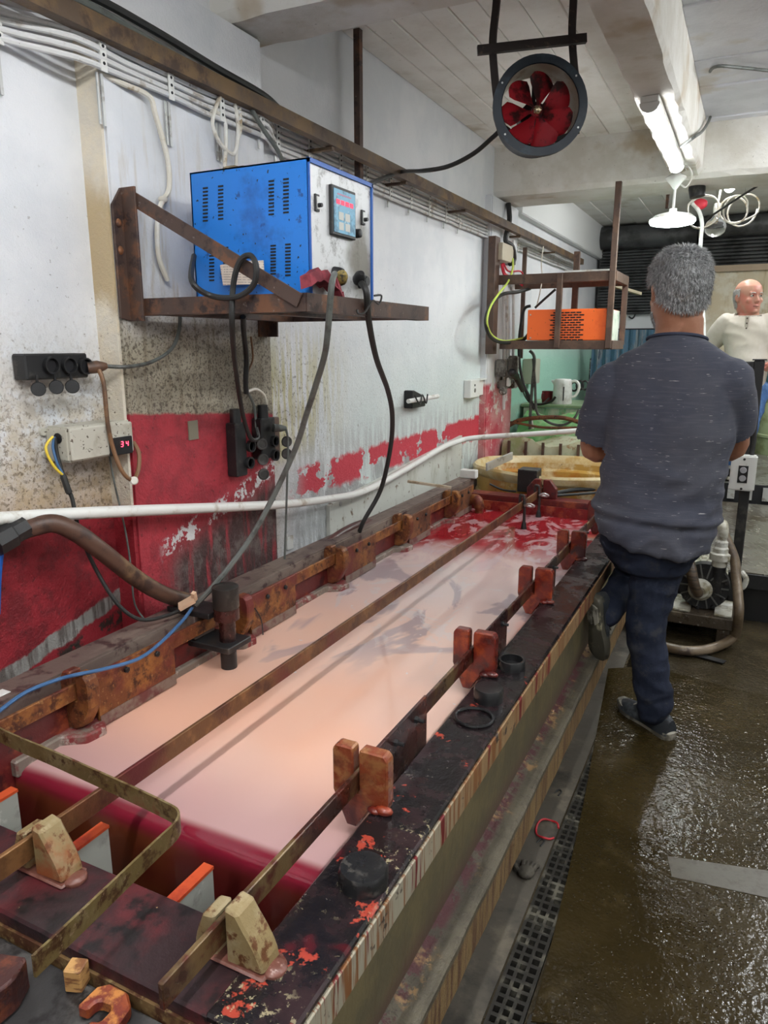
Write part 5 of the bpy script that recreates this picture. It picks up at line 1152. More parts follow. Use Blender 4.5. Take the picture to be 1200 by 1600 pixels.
B().box((kp.x+.022, 5.95-.0775, tz+.03), (kp.x+.029, 5.95-.066, tz+.14)).build('level_window', SLOT, ke)
mp = V(855, 625, y=6.0)
mg = root('mug', (mp.x, 6.0, tz), 'dark red mug standing left of the white kettle', 'mug')
MUGM = plain('dark_red_glaze', (.14, .012, .016), .3)
B().lathe([(.040, 0), (.045, .01), (.046, .095), (.042, .095), (.041, .012)], (mp.x, 6.0, tz), seg=20).build('cup', MUGM, mg, smooth=True, ang=40)
B().tube([(mp.x-.02, 5.957, tz+.08), (mp.x-.025, 5.93, tz+.075), (mp.x-.025, 5.925, tz+.04), (mp.x-.02, 5.955, tz+.025)], .006, 8).build('handle', MUGM, mg, smooth=True)
for k, (u, v) in enumerate(((906, 602), (914, 602), (897, 604))):
    q = V(u, v, y=6.15); B().tube([q+Vector((math.cos(a*math.pi/8)*.028, 0, math.sin(a*math.pi/8)*.036)) for a in range(16)], .008, 8, 1, True).build('tape_roll', BLACKP, None, 'black ring of tape standing behind the kettle handle, %s' % ('middle of three', 'right of three', 'left of three')[k], 'ring', smooth=True)
b = B().box((-1.16, 6.15, tz), (-.96, 6.3, tz+.055)); b.box((-1.2, 6.12, tz+.055), (-.94, 6.32, tz+.07))
b.build('low_shelf', TABLE, None, 'small pale green shelf board behind the kettle', 'shelf', bevel=.003)
# far left background: blue corrugated sheet, dark bar, wall hook, sockets
b = B(); rg = [[], []]
for k in range(41):
    x = -1.50+.85*k/40; yy = 7.9+.012*math.sin(k*1.6)
    for r_, zz in zip(rg, (.2, 1.60)): r_.append(b.bm.verts.new((x, yy, zz)))
for k in range(40): b.face([rg[0][k], rg[0][k+1], rg[1][k+1], rg[1][k]])
bmesh.ops.solidify(b.bm, geom=b.bm.faces[:], thickness=.004)
b.build('corrugated_sheet', grunge('blue_corrugated', (.12, .25, .36), [((.4, .42, .42), 6, .56, .08, (4, 1, .4)), ((.06, .1, .14), 12, .6, .06, (4, 1, .4))], .45, .2), None, 'weathered blue corrugated sheet standing at the far end below the shutter', 'sheet')
a = V(975, 517, y=8.68); B().bar((-1.6, 8.68, a.z), (-.63, 8.68, a.z), .04, .05).build('dark_bar', BLACKP, None, 'dark horizontal bar above the blue corrugated sheet', 'bar')
q = V(993, 490, y=8.66); cable('hooked_wire', [q+Vector((0, 0, .1)), q, q+Vector((-.03, 0, -.05)), q+Vector((-.07, 0, -.03))], .008, BLACKRUB, 'black hooked wire hanging on the bright far wall', 'hook')
q = V(928, 577, x=-1.62); B().box((WX, q.y-.12, q.z-.12), (-1.58, q.y+.12, q.z+.13)).build('socket_box', GRIM, None, 'grimy socket box on the far mint wall beside the man', 'socket', bevel=.008)
cable('dropping_cable', [V(936, 495, x=-1.63), V(932, 540, x=-1.62), V(929, 562, x=-1.60)], .010, BLACKRUB, 'black cable dropping to the grimy socket box at the far end')
sl_ = [V(950, 455, y=5.6), V(1000, 462, y=5.7)]
B().bar(V(948, 443, y=5.5), V(1000, 459, y=5.9), .03, .02).build('wooden_lath', grunge('dirty_lath', (.35, .3, .2), [], .6), None, 'thin wooden lath sticking out behind the brown frame', 'lath')
b = B().box((-.585, 8.0, .28), (-.54, 8.04, 1.75)); YM = grunge('yellow_mesh', (.6, .36, .04), [((.1, .06, .01), 60, .5, .05, None)], .5)
q = V(1090, 490, y=8.32); B().box((q.x-.12, 8.30, q.z-.27), (q.x+.06, 8.34, q.z+.24)).build('yellow_filter', YM, None, 'strip of yellow mesh behind the neck of the man in grey', 'mesh')
b.bm.free()
# right background: green barrel and teal cloth
gbq = V(1195, 640, y=8.0)
gr = root('green_barrel', (gbq.x+.25, 8.0, .28), 'pale green barrel behind the man in the cream sweater, right edge', 'barrel')
B().lathe([(.30, 0), (.31, .02), (.31, .3), (.325, .31), (.325, .33), (.31, .34), (.31, .62), (.30, .64)], (gbq.x+.25, 8.0, .28), seg=30).build('drum', grunge('pale_green_drum', (.36, .42, .24), [((.2, .22, .1), 5, .55, .1, None)], .5), gr, smooth=True, ang=30)
B().lathe([(.30, .64), (.31, .645), (.31, .68), (.28, .685)], (gbq.x+.25, 8.0, .28), seg=30).build('lid', grunge('drum_lid', (.3, .34, .22), [], .5), gr, smooth=True)
b = B(); rg = []
for k in range(9):
    x = gbq.x-.10+.5*k/8; rg.append([(x, 8.25+.02*math.sin(k*2), .96), (x, 8.25+.02*math.sin(k*2), 1.62), (x, 8.28, 1.62), (x, 8.28, .96)])
b.rings(rg).build('teal_sheet', grunge('teal_sheet', (.04, .14, .15), [((.02, .07, .08), 6, .55, .1, (3, 1, 1))], .6), None, 'dark teal corrugated sheet standing behind the green barrel', 'sheet')
# ---------------------------------------------------------------- railing with switch box
ry = 4.04
rl = root('handrail', (.05, ry, 0), 'black steel handrail with a post at the edge of the raised platform', 'railing')
RAILB = grunge('black_rail_paint', (.014, .014, .014), [((.05, .045, .04), 12, .6, .06, None), ((.35, .33, .3), 40, .73, .015, None)], .4)
pt, pbm = V(1187, 563, y=ry), V(1156, 905, y=ry)
B().box((pt.x-.024, ry-.024, 0), (pt.x+.024, ry+.024, pt.z)).build('post', RAILB, rl, bevel=.004)
B().box((pt.x-.032, ry-.032, pt.z), (pt.x+.032, ry+.032, pt.z+.006)).build('post_cap', RAILB, rl)
zt_ = V(1160, 572, y=ry).z; B().box((-.47, ry-.022, zt_-.022), (pt.x-.02, ry+.022, zt_+.022)).build('top_rail', RAILB, rl, bevel=.004)
zm = V(1130, 737, y=ry).z; B().box((-.47, ry-.02, zm-.02), (pt.x-.02, ry+.02, zm+.02)).build('middle_rail', RAILB, rl, bevel=.004)
B().box((-.47, ry-.022, 0), (-.43, ry+.022, zt_)).build('post', RAILB, rl, bevel=.004)
q = V(1161, 737, y=ry-.03)
sw = root('switch_box', (q.x, ry-.05, q.z-.08), 'white push-button box with two grey buttons fixed to the handrail post', 'switch')
W2 = grunge('clean_white_box', (.75, .75, .72), [((.5, .46, .4), 14, .62, .05, None)], .4)
B().box((q.x-.058, ry-.085, q.z-.088), (q.x+.058, ry-.024, q.z+.088)).build('case', W2, sw, bevel=.006)
B().box((q.x-.022, ry-.0875, q.z-.048), (q.x+.022, ry-.085, q.z+.038)).build('button_panel', BLACKP, sw)
for dz in (-.025, .016): B().lathe([(.016, 0), (.014, .006)], (q.x, ry-.087, q.z+dz), (0, -1, 0), 16).build('button', plain('grey_button', (.38, .38, .4), .4) if dz < 0 else bpy.data.materials['grey_button'], sw, smooth=True)
for dz in (-.078, .07): B().lathe([(.006, 0), (.006, .002)], (q.x, ry-.085, q.z+dz), (0, -1, 0), 10).build('screw', BLACKP, sw)
cable('rail_cable', [V(1168, 640, y=ry-.04), V(1176, 655, y=ry-.045), V(1179, 680, y=ry-.04), V(1174, 715, y=ry-.04)], .010, BLACKRUB, 'black cable clipped to the handrail post above the switch box')
# ---------------------------------------------------------------- pump on its stand, hoses
pq = V(1098, 915, y=3.80); PY = .38
pu = root('pump', (pq.x, 3.88, .16), 'black-faced pump with white ribbed motor housing and union, behind the man', 'pump')
RW = grunge('grimy_white_housing', (.5, .49, .42), [((.2, .17, .1), 12, .53, .08, None), ((.7, .7, .66), 8, .58, .08, None)], .45)
pc_ = Vector((pq.x+.005, 3.82, pq.z-.01)); r0 = .118
B().lathe([(r0, 0), (r0, .06), (r0*.9, .075)], pc_, (0, 1, 0), 32).build('volute', BLACKP, pu, smooth=True, ang=35)
rib = B(); rib.bar(pc_+Vector((.045, -.003, 0)), pc_+Vector((r0*.97, -.003, 0)), .007, .006, (0, 1, 0))
rb0 = rib.build('rib', plain('grey_rib', (.13, .13, .12), .5), pu)
for k in range(1, 14):
    c_ = rb0.copy(); COL.objects.link(c_)
    a = k*2*math.pi/14; M = Matrix.Translation(pc_-WL[pu.name]) @ Matrix.Rotation(a, 4, 'Y') @ Matrix.Translation(-(pc_-WL[pu.name])); c_.matrix_local = M
B().lathe([(.055, 0), (.058, -.012), (.05, -.02), (.046, -.035), (.04, -.04), (.036, -.055), (.028, -.06)], pc_+Vector((-.015, 0, -.015)), (0, 1, 0), 24).build('suction_union', RW, pu, smooth=True, ang=30)
B().lathe([(.09, .075), (.098, .085), (.098, .24), (.085, .26), (.03, .27)], pc_, (0, 1, 0), 28).build('motor_housing', RW, pu, smooth=True, ang=35)
fin = None
for k in range(9):
    a = R(-70+k*17.5)
    o_ = B().bar(pc_+Vector((math.sin(a)*.102, .09, math.cos(a)*.102)), pc_+Vector((math.sin(a)*.102, .235, math.cos(a)*.102)), .006, .014, (math.sin(a), 0, math.cos(a))).build('cooling_fin', RW, pu)
ux = V(1122, 900, y=3.82).x
uq = Vector((ux, 3.84, 0)); z_ = lambda v: V(1122, v, y=3.84).z
B().lathe([(.033, z_(925)), (.033, z_(880))], uq, seg=18).build('outlet', BLACKP, pu, smooth=True)
B().lathe([(.036, z_(884)), (.036, z_(874)), (.049, z_(874)), (.049, z_(864)), (.036, z_(862)), (.036, z_(856)), (.03, z_(853)), (.03, z_(846)), (.022, z_(843)), (.022, z_(830)), (.02, z_(826))], uq, seg=22).build('outlet_union', RW, pu, smooth=True, ang=25)
B().tube([(ux, 3.84, z_(838)), (ux, 3.84, z_(828)), (ux-.004, 3.855, z_(822)), (ux-.008, 3.89, z_(822)), (ux-.01, 3.93, z_(824))], .026, 14).build('outlet_elbow', RW, pu, smooth=True)
for (dx, dz) in ((-.02, -.115), (.05, -.10), (-.085, -.07), (.09, -.05), (.1, .03)):
    B().lathe([(.011, -.012), (.011, .004), (.006, .012)], pc_+Vector((dx, 0, dz)), (0, -1, 0), 8).build('bolt', BLACKP, pu)
sz = .155
B().box((pc_.x-.16, 3.74, sz-.01), (pc_.x-.05, 3.98, sz)).box((pc_.x+.06, 3.74, sz-.01), (pc_.x+.14, 3.98, sz)).build('foot_plate', RW, pu, bevel=.002)
B().box((pc_.x-.06, 3.91, sz), (pc_.x+.06, 4.02, pc_.z-.08)).build('saddle', BLACKP, pu, bevel=.004)
ps_ = root('pump_stand', (pc_.x, 3.88, 0), 'low dark wet timber stand under the pump', 'stand')
DW = grunge('dark_wet_timber', (.06, .045, .03), [((.15, .12, .08), 10, .57, .08, None), ((.3, .28, .24), 30, .66, .04, None)], .3, 0, .3)
B().box((pc_.x-.34, 3.72, .085), (pc_.x+.15, 4.03, .144)).build('top', DW, ps_, bevel=.004)
for dx in (-.33, .08):
    for yy in (3.735, 3.95): B().box((pc_.x+dx, yy, 0), (pc_.x+dx+.06, yy+.06, .085)).build('leg', DW, ps_, bevel=.003)
cable('suction_hose', [pc_+Vector((-.02, -.045, -.02)), pc_+Vector((-.028, -.075, -.01)), pc_+Vector((-.045, -.09, .04)), pc_+Vector((-.066, -.07, .11)), pc_+Vector((-.085, -.02, .14))], .026, grunge('ribbed_dark_hose', (.035, .025, .017), [((.09, .06, .035), 30, .52, .06, (.4, .4, 3))], .45), 'dark suction hose bending across the front of the pump', 'hose', 14)
hp = [(1147, 872, 3.84), (1150, 900, 3.80), (1153, 930, 3.74), (1154, 960, 3.68)]
P = [V(1120, 800, y=3.93), V(1132, 835, y=3.88)]+[V(u, v, y=y) for u, v, y in hp]
P += [V(1146, 995, z=.05), V(1115, 1012, z=.03), V(1080, 1017, z=.03), V(1045, 1012, z=.03), V(1010, 1000, z=.03), V(985, 975, z=.03)]
cable('pump_hose', P, .0235, grunge('brown_pump_hose', (.12, .085, .05), [((.2, .15, .1), 9, .55, .08, None), ((.06, .04, .03), 14, .58, .08, None)], .35, 0, .1), 'brown hose looping from the pump down over the wet floor', 'hose', 14)
q = V(1160, 905, y=4.0); cable('rag_tie', [V(1158, 893, y=4.0), V(1166, 905, y=3.99), V(1160, 918, y=3.99), V(1152, 912, y=3.99), V(1154, 925, y=3.98)], .014, RW, 'pale knotted tie at the foot of the handrail post', 'tie')
# ---------------------------------------------------------------- floor: brown sheet, drain grating, litter
sh = [V(946, 1046, z=0), V(905, 1260, z=0), V(880, 1370, z=0), V(850, 1490, z=0), V(821, 1596, z=0)]
pl_ = [(p.x+.012, p.y) for p in sh]+[(-.195, 1.335), (.9, 1.12), (2.4, 1.12), (2.4, 3.24), (.05, 3.24), (-.20, 3.30), (-.33, 3.28)]
B().prism(pl_, 'z', .001, .007).build('floor_sheet', SHEETM, fl, kind=None)
B().prism([V(1043, 1338, z=.008).to_2d(), V(1210, 1362, z=.008).to_2d(), V(1210, 1405, z=.008).to_2d(), V(1050, 1370, z=.008).to_2d()], 'z', .005, .0085).build('tread_patch', grunge('dull_tread', (.085, .074, .055), [((.055, .045, .03), 20, .55, .08, None)], .35), fl)
gr_ = root('drain_grate', (-.34, 1.3, 0), 'black slotted drain grating in the floor beside the tank', 'grate')
GM = grunge('wet_black_grating', (.03, .028, .024), [((.14, .13, .1), 14, .57, .08, None)], .35, .2, .2)
for x in (-.376, -.354, -.331, -.306): B().box((x-.004, .7, -.02), (x+.004, 3.2, .002)).build('side_bar', GM, gr_)
cbb = None
for k in range(92):
    y = .72+k*.027
    w0 = .0065 if k % 4 else .014
    if cbb is None: cbb = B().box((-.378, y-.005, -.016), (-.304, y+.005, .0015)).build('cross_bar', GM, gr_); y00 = y
    else: share(cbb, (0, y-y00, 0))
# second grating running across the front edge
gr2 = root('drain_grate', (.1, 1.24, 0), 'black slotted drain grating along the near edge of the brown floor sheet', 'grate')
B().box((-.29, 1.10, -.002), (2.0, 1.12, .004)).box((-.29, 1.315, -.002), (-.2, 1.325, .004)).build('side_bar', GM, gr2)
cbb = None
for k in range(20):
    x = -.285+k*.035
    if cbb is None: cbb = B().box((x-.009, 1.11, .0005), (x+.009, 1.32, .004)).build('cross_bar', GM, gr2); x00 = x
    else: share(cbb, (x-x00, 0, 0))
q = V(855, 1296, z=.01)
B().tube([q+Vector((math.cos(a)*.032, math.sin(a)*.05, .002+.004*math.sin(a*3))) for a in [i*2*math.pi*.86/14+.3 for i in range(15)]], .0032, 8, 3).build('red_ring', plain('red_plastic_loop', (.45, .02, .03), .4), None, 'open loop of red plastic lying by the drain grating', 'ring', smooth=True)
gl = root('work_glove', tuple(V(822, 1362, z=.003)), 'dirty grey-brown glove lying on the concrete by the grating', 'glove')
g0 = V(822, 1362, z=.016)
GLV = grunge('mud_glove', (.075, .066, .05), [((.04, .034, .026), 20, .52, .08, None)], .85, 0, .3)
b = B(); b.ball(g0, .024, 2, (1, 1.1, .55))
for k, a in enumerate((.6, 1.0, 1.45, 1.9)): b.tube([g0+Vector((-.012+k*.009, .014, 0)), g0+Vector((-.016+k*.012, .034, .002)), g0+Vector((-.02+k*.014, .047-abs(k-1.5)*.004, -.006))], .0068, 8, 3)
b.tube([g0+Vector((-.018, -.006, 0)), g0+Vector((-.034, .006, .002)), g0+Vector((-.036, .02, -.004))], .0065, 8, 3)
b.build('glove', GLV, gl, smooth=True)
for k, (u, v, lab) in enumerate(((838, 1318, 'curled scrap of wire between the glove and the red loop'), (866, 1240, 'small dark leaf of debris on the concrete above the red loop'))):
    q = V(u, v, z=.004); B().tube([q, q+Vector((.01, .02, .006)), q+Vector((.02, .015, .003)), q+Vector((.015, -.01, .002))], .0028, 6).build('debris', BLACKRUB, None, lab, 'debris', smooth=True)
# strip of bare concrete between ledge and grating, with silt
B().box((-.47, .62, .001), (-.384, 3.9, .006)).build('silt_strip', CONC, fl)
q = V(1042, 1016, z=.01); B().prism([V(1030, 1010, z=.008).to_2d(), V(1045, 1008, z=.008).to_2d(), V(1135, 1033, z=.008).to_2d(), V(1130, 1037, z=.008).to_2d()], 'z', .007, .011).build('sheet_edge_strip', BLACKP, None, 'black strip along the lifted edge of the floor sheet by the hose', 'strip')
# ---------------------------------------------------------------- people
from mathutils import noise as mnoise
def xu(u, y, z):
    """x of the point at depth y and height z seen in picture column u"""
    r = RT @ Vector((1, 0, 0)); f = RT @ Vector((0, 0, 1)); k = (u-600)/FPX
    a = r-f*k                                    # (P-C).a = 0
    return -(a.y*y+a.z*(z-CAMH))/a.x
def remesh(b, vox, smooth=4):
    bmesh.ops.recalc_face_normals(b.bm, faces=b.bm.faces)
    me = bpy.data.meshes.new('tmp'); b.bm.to_mesh(me); b.bm.free()
    o = bpy.data.objects.new('tmp', me); COL.objects.link(o)
    m = o.modifiers.new('r', 'REMESH'); m.mode = 'VOXEL'; m.voxel_size = vox
    if smooth: s_ = o.modifiers.new('s', 'SMOOTH'); s_.factor = .5; s_.iterations = smooth
    dg = bpy.context.evaluated_depsgraph_get(); dg.update()
    ev = bpy.data.meshes.new_from_object(o.evaluated_get(dg))
    bpy.data.objects.remove(o); bpy.data.meshes.remove(me)
    n = B(); n.bm.from_mesh(ev); bpy.data.meshes.remove(ev); n.bm.normal_update(); return n
def ering(c, rx, ry, n=24, yaw=0, tilt=(0, 0)):
    c = Vector(c); ca, sa = math.cos(yaw), math.sin(yaw)
    out = []
    for k in range(n):
        a = 2*math.pi*k/n; x, y = rx*math.cos(a), ry*math.sin(a)
        x, y = x*ca-y*sa, x*sa+y*ca
        out.append(c+Vector((x, y, tilt[0]*x+tilt[1]*y)))
    return out
def limb(b, pts, seg=14, smooth=5):
    """pts: (point, radius); a tapering round limb through the joints"""
    P = [Vector(p) for p, r in pts]; rs = [r for p, r in pts]; n = len(P)
    def rad(t):
        f = t*(n-1); i = min(int(f), n-2); q = f-i; q = q*q*(3-2*q); return rs[i]*(1-q)+rs[i+1]*q
    b.tube(P, rad, seg, smooth); b.ball(P[0], rs[0], 2); b.ball(P[-1], rs[-1], 2); return b
HR = [(-.09, .030, -.056, .058), (-.03, .040, -.066, .060), (-.004, .066, -.074, .048), (.008, .084, -.075, .053), (.03, .088, -.080, .061), (.06, .087, -.090, .067), (.085, .088, -.099, .072), (.11, .086, -.104, .075), (.125, .092, -.106, .0765), (.15, .091, -.106, .0775), (.18, .082, -.099, .074), (.205, .060, -.080, .062), (.222, .034, -.052, .042), (.231, .012, -.02, .016)]
def headmesh(M, s=1.0, jowl=1.0):
    b = B(); rg = []
    for z, f, bk, w_ in HR:
        w_ = w_*(jowl if z < .07 else 1); ring = []
        for k in range(32):
            a = 2*math.pi*k/32; sx, cy = math.sin(a), math.cos(a)
            x = w_*math.copysign(abs(sx)**.86, sx); y = (f if cy > 0 else -bk)*math.copysign(abs(cy)**.9, cy)
            ring.append(Vector((x, y, z)))
        rg.append(ring)
    b.rings(rg)
    b.rings([[Vector((w_*q, y, z)) for q, y, z in ((-1, y0, z0), (-.45, y1, z0), (.45, y1, z0), (1, y0, z0))] for w_, y0, y1, z0 in ((.008, .08, .094, .118), (.011, .08, .103, .098), (.016, .08, .113, .079), (.018, .08, .112, .070), (.013, .08, .094, .064))])
    b.ball((0, .086, .046), .022, 2, (1, .45, .24)).ball((0, .085, .036), .020, 2, (1, .5, .28)).ball((0, .076, .008), .022, 2, (1, .8, .8))
    for sg in (-1, 1):
        b.ball((sg*.078, -.012, .100), .030, 2, (.32, .55, 1)); b.ball((sg*.083, -.018, .107), .024, 2, (.25, .6, 1))
        b.ball((sg*.034, .083, .130), .020, 2, (1.1, .4, .3))
        b.ball((sg*.010, .097, .072), .009, 2)
        b.ball((sg*.04, .066, .082), .026, 2, (1, .6, .8))
    n = remesh(b, .0042, 3)
    for v in n.bm.verts:
        p = v.co
        for sg in (-1, 1):
            d = (p-Vector((sg*.032, .088, .112))).length
            p.y -= .009*math.exp(-(d/.012)**2)
            d2 = (p-Vector((sg*.090, -.006, .098))).length
            p.x -= sg*.005*math.exp(-(d2/.010)**2)
        d3 = abs(p.z-.0405); 
        if p.y > .07 and abs(p.x) < .026: p.y -= .004*math.exp(-(d3/.003)**2)
    return n
def local_dup(b, M):
    bmesh.ops.transform(b.bm, matrix=M, verts=b.bm.verts); b.bm.normal_update(); return b
def shell(src, M, pred, off, name, m, parent, strands=0, length=.02, seed=1, lift=.5, flow=None, rad=.0011):
    """hair or pocket: the faces of a body surface that pred accepts, lifted off it, with strands growing out"""
    rr = random.Random(seed); src.bm.normal_update(); b = B(); mp = {}; fs = [f for f in src.bm.faces if pred(f.calc_center_median())]
    for f in fs:
        vs = []
        for v in f.verts:
            if v.index not in mp or mp[v.index][0] is not v:
                mp[v.index] = (v, b.bm.verts.new(v.co+v.normal*off))
            vs.append(mp[v.index][1])
        b.face(vs)
    if fs and strands:
        for i in range(strands):
            f = rr.choice(fs); n = f.normal; c = f.calc_center_median()+Vector((rr.uniform(-.002, .002), rr.uniform(-.002, .002), rr.uniform(-.002, .002)))
            fl = flow(c) if flow else Vector((0, -.4, -1)); fl = (fl-n*fl.dot(n)); fl.normalize() if fl.length > 1e-4 else None
            d = (n*lift+fl+Vector((rr.uniform(-.35, .35), rr.uniform(-.35, .35), rr.uniform(-.35, .35)))).normalized()
            L = length*rr.uniform(.6, 1.25); s_ = d.cross(n)
            if s_.length < 1e-3: continue
            s_.normalize(); s_ *= rad; p0 = c+n*(off*.6); p1 = p0+d*L*.55+n*L*.08; p2 = p0+d*L
            t_ = d.cross(s_).normalized()*rad
            a = [b.bm.verts.new(q) for q in (p0+s_, p0-s_, p0+t_)]; c2 = [b.bm.verts.new(q) for q in (p1+s_*.8, p1-s_*.8, p1+t_*.8)]; e = b.bm.verts.new(p2)
            for k in range(3):
                b.face([a[k], a[(k+1) % 3], c2[(k+1) % 3], c2[k]]); b.face([c2[k], c2[(k+1) % 3], e])
    bmesh.ops.transform(b.bm, matrix=M, verts=b.bm.verts)
    bm = b.bm; L = WL[parent.name]
    bmesh.ops.translate(bm, vec=-L, verts=bm.verts)
    me = bpy.data.meshes.new(name); bm.to_mesh(me); bm.free(); me.materials.append(m)
    for p in me.polygons: p.use_smooth = True
    o = bpy.data.objects.new(name, me); COL.objects.link(o); o.parent = parent; WL[o.name] = L.copy(); return o
def hand(b, wrist, fwd, palm, side, s=1.0, curl=.9):
    """palm, four unequal fingers and a thumb; fwd along the hand, palm = direction the palm faces, side = thumb side"""
    w_ = Vector(wrist); f = Vector(fwd).normalized(); p = Vector(palm); p = (p-f*p.dot(f)).normalized(); t = f.cross(p)*side
    def at_(a, c, e): return w_+(f*a+t*c+p*e)*s
    b.rings([[at_(a, c*h, e*g) for c, e in ((-1, -1), (-.4, -1.15), (.4, -1.15), (1, -1), (1, 1), (.4, 1.1), (-.4, 1.1), (-1, 1))] for a, h, g in ((-.01, .026, .017), (.03, .036, .015), (.07, .041, .014), (.095, .040, .011))])
    for k, (c, L) in enumerate(((.031, .072), (.011, .082), (-.011, .076), (-.031, .06))):
        P = [at_(.08, c, 0)]; ang_ = .12
        for q in (.42, .32, .26):
            ang_ += curl*.55; P.append(P[-1]+(f*math.cos(ang_)+p*math.sin(ang_))*L*q*s)
        b.tube(P, lambda t_: (.0095-.0025*t_)*s, 8, 3); b.ball(P[-1], .0075*s, 1)
    P = [at_(.02, .030, .004), at_(.045, .052, .012), at_(.07, .060, .026), at_(.088, .056, .038)]
    b.tube(P, lambda t_: (.0125-.004*t_)*s, 8, 3); b.ball(P[-1], .0088*s, 1)
    return b
def shoe(parent, M, mu, ms, s=1.0, heelpatch=None):
    """local: heel at origin, toe along +y, sole on z=0"""
    out = [(0, -.004), (.026, .004), (.033, .04), (.030, .09), (.036, .15), (.045, .20), (.040, .245), (.022, .278), (0, .285), (-.020, .276), (-.036, .24), (-.038, .19), (-.031, .14), (-.029, .09), (-.032, .04), (-.025, .004)]
    b = B(); cs = crom([Vector((x, y, 0)) for x, y in out], 3, True)
    b.rings([[M @ (Vector((p.x*g, (p.y-.14)*g+.14, z+.016*max(0, (p.y-.22)/.06)**2*(1 if z < .02 else .6)))*s) for p in cs] for z, g in ((0, .97), (.004, 1.02), (.034, 1.04), (.040, .98))])
    b.build('sole', ms, parent, smooth=True, ang=50)
    b = B(); rg = []
    for y, wd, h in ((-.002, .026, .085), (.02, .034, .098), (.05, .036, .104), (.085, .036, .102), (.12, .037, .094), (.16, .041, .080), (.20, .044, .068), (.24, .040, .060), (.268, .026, .050), (.281, .010, .042)):
        rg.append([M @ (Vector((wd*math.cos(a)*(1 if math.sin(a) < .3 else .86), y, .024+max(0, (h-.024))*max(0, math.sin(a))**.8))*s) for a in [math.pi*k/12 for k in range(13)]])
    b.rings(rg).build('upper', mu, parent, smooth=True, ang=60)
    b = B()
    for y in (.135, .155, .175): b.tube([M @ (Vector((x, y+abs(x)*.3, z))*s) for x, z in ((-.024, .084-(y-.135)*.4), (0, .098-(y-.135)*.52), (.024, .084-(y-.135)*.4))], .0028, 6)
    b.build('laces', ms, parent, smooth=True)
SKIN1 = grunge('tanned_skin', (.34, .15, .085), [((.40, .19, .115), 12, .55, .1, None)], .5, 0, .08, 120)
SKIN2 = grunge('ruddy_skin', (.52, .27, .19), [((.58, .2, .15), 9, .55, .1, None)], .45, 0, .05, 120)
def hairmat(name, dark, light, warm):
    t = T(name); n = t.noise(160, 2, .5, st=(1, 1, .4)); m = t.noise(14, 3)
    c = t.mix(t.ss(n, .4, .62), dark, light); c = t.mix(t.ss(m, .55, .68)*.45, c, warm)
    t.set('Base Color', c).set('Roughness', .45); return t.m
HAIR1 = hairmat('grey_hair', (.26, .26, .26), (.66, .67, .68), (.30, .24, .18))
HAIR2 = hairmat('white_hair', (.45, .43, .42), (.7, .68, .66), (.5, .45, .4))
def slubmat():
    t = T('slate_slub_jersey')
    n = t.noise(5, 4, .6); f = t.noise(1, 2, .5, st=(26, 26, 330)); g = t.noise(260, 2, .5)
    c = t.mix(t.ss(n, .4, .62), (.062, .066, .090), (.078, .080, .100))
    c = t.mix(t.ss(t.noise(1, 1, .5, st=(14, 14, 200)), .5, .7)*.35, c, (.11, .11, .13))
    c = t.mix(t.ss(f, .70, .735)*.75, c, (.52, .51, .50))
    t.set('Base Color', c).set('Roughness', .88).set('Specular IOR Level', .15).set('Sheen Weight', .06)
    t.bump(g*.4+n*1.2, .25, .006); return t.m
SLUB = slubmat()
JEAN1 = grunge('dark_navy_denim', (.013, .017, .032), [((.022, .028, .05), 7, .52, .1, None), ((.035, .037, .045), 16, .6, .08, None)], .8, 0, .3, 200, spec=.2)
JEAN2 = grunge('blue_denim', (.06, .13, .30), [((.13, .24, .46), 7, .54, .1, None)], .85, 0, .2, 160, spec=.2)
SWEAT = grunge('cream_knit', (.60, .55, .47), [((.66, .61, .54), 7, .52, .1, None)], .9, 0, .25, 240, spec=.2)
SHOEB = grunge('scuffed_black_shoe', (.022, .026, .032), [((.08, .09, .10), 14, .57, .08, None)], .55, 0, .2)
SOLEG = grunge('dirty_grey_sole', (.30, .28, .23), [((.10, .09, .07), 14, .5, .08, None)], .7, 0, .3)
SOLED = grunge('worn_dark_sole', (.06, .055, .04), [((.32, .29, .2), 9, .58, .05, None)], .6, 0, .3)
def folds(n, amp, sc_, seed, dirv=None, zlo=None):
    """cloth folds: ridged noise, stretched along dirv"""
    for v in n.bm.verts:
        p = v.co; q = Vector((p.x*sc_[0]+seed, p.y*sc_[1], p.z*sc_[2]))
        if dirv: q.z += p.x*dirv
        r_ = 1-abs(mnoise.noise(q))*2.2; a = amp
        if zlo: a *= .45+1.6*max(0, min(1, (zlo[0]-p.z)/zlo[1]))
        v.co += v.normal*a*(r_-.3)
    n.bm.normal_update(); return n
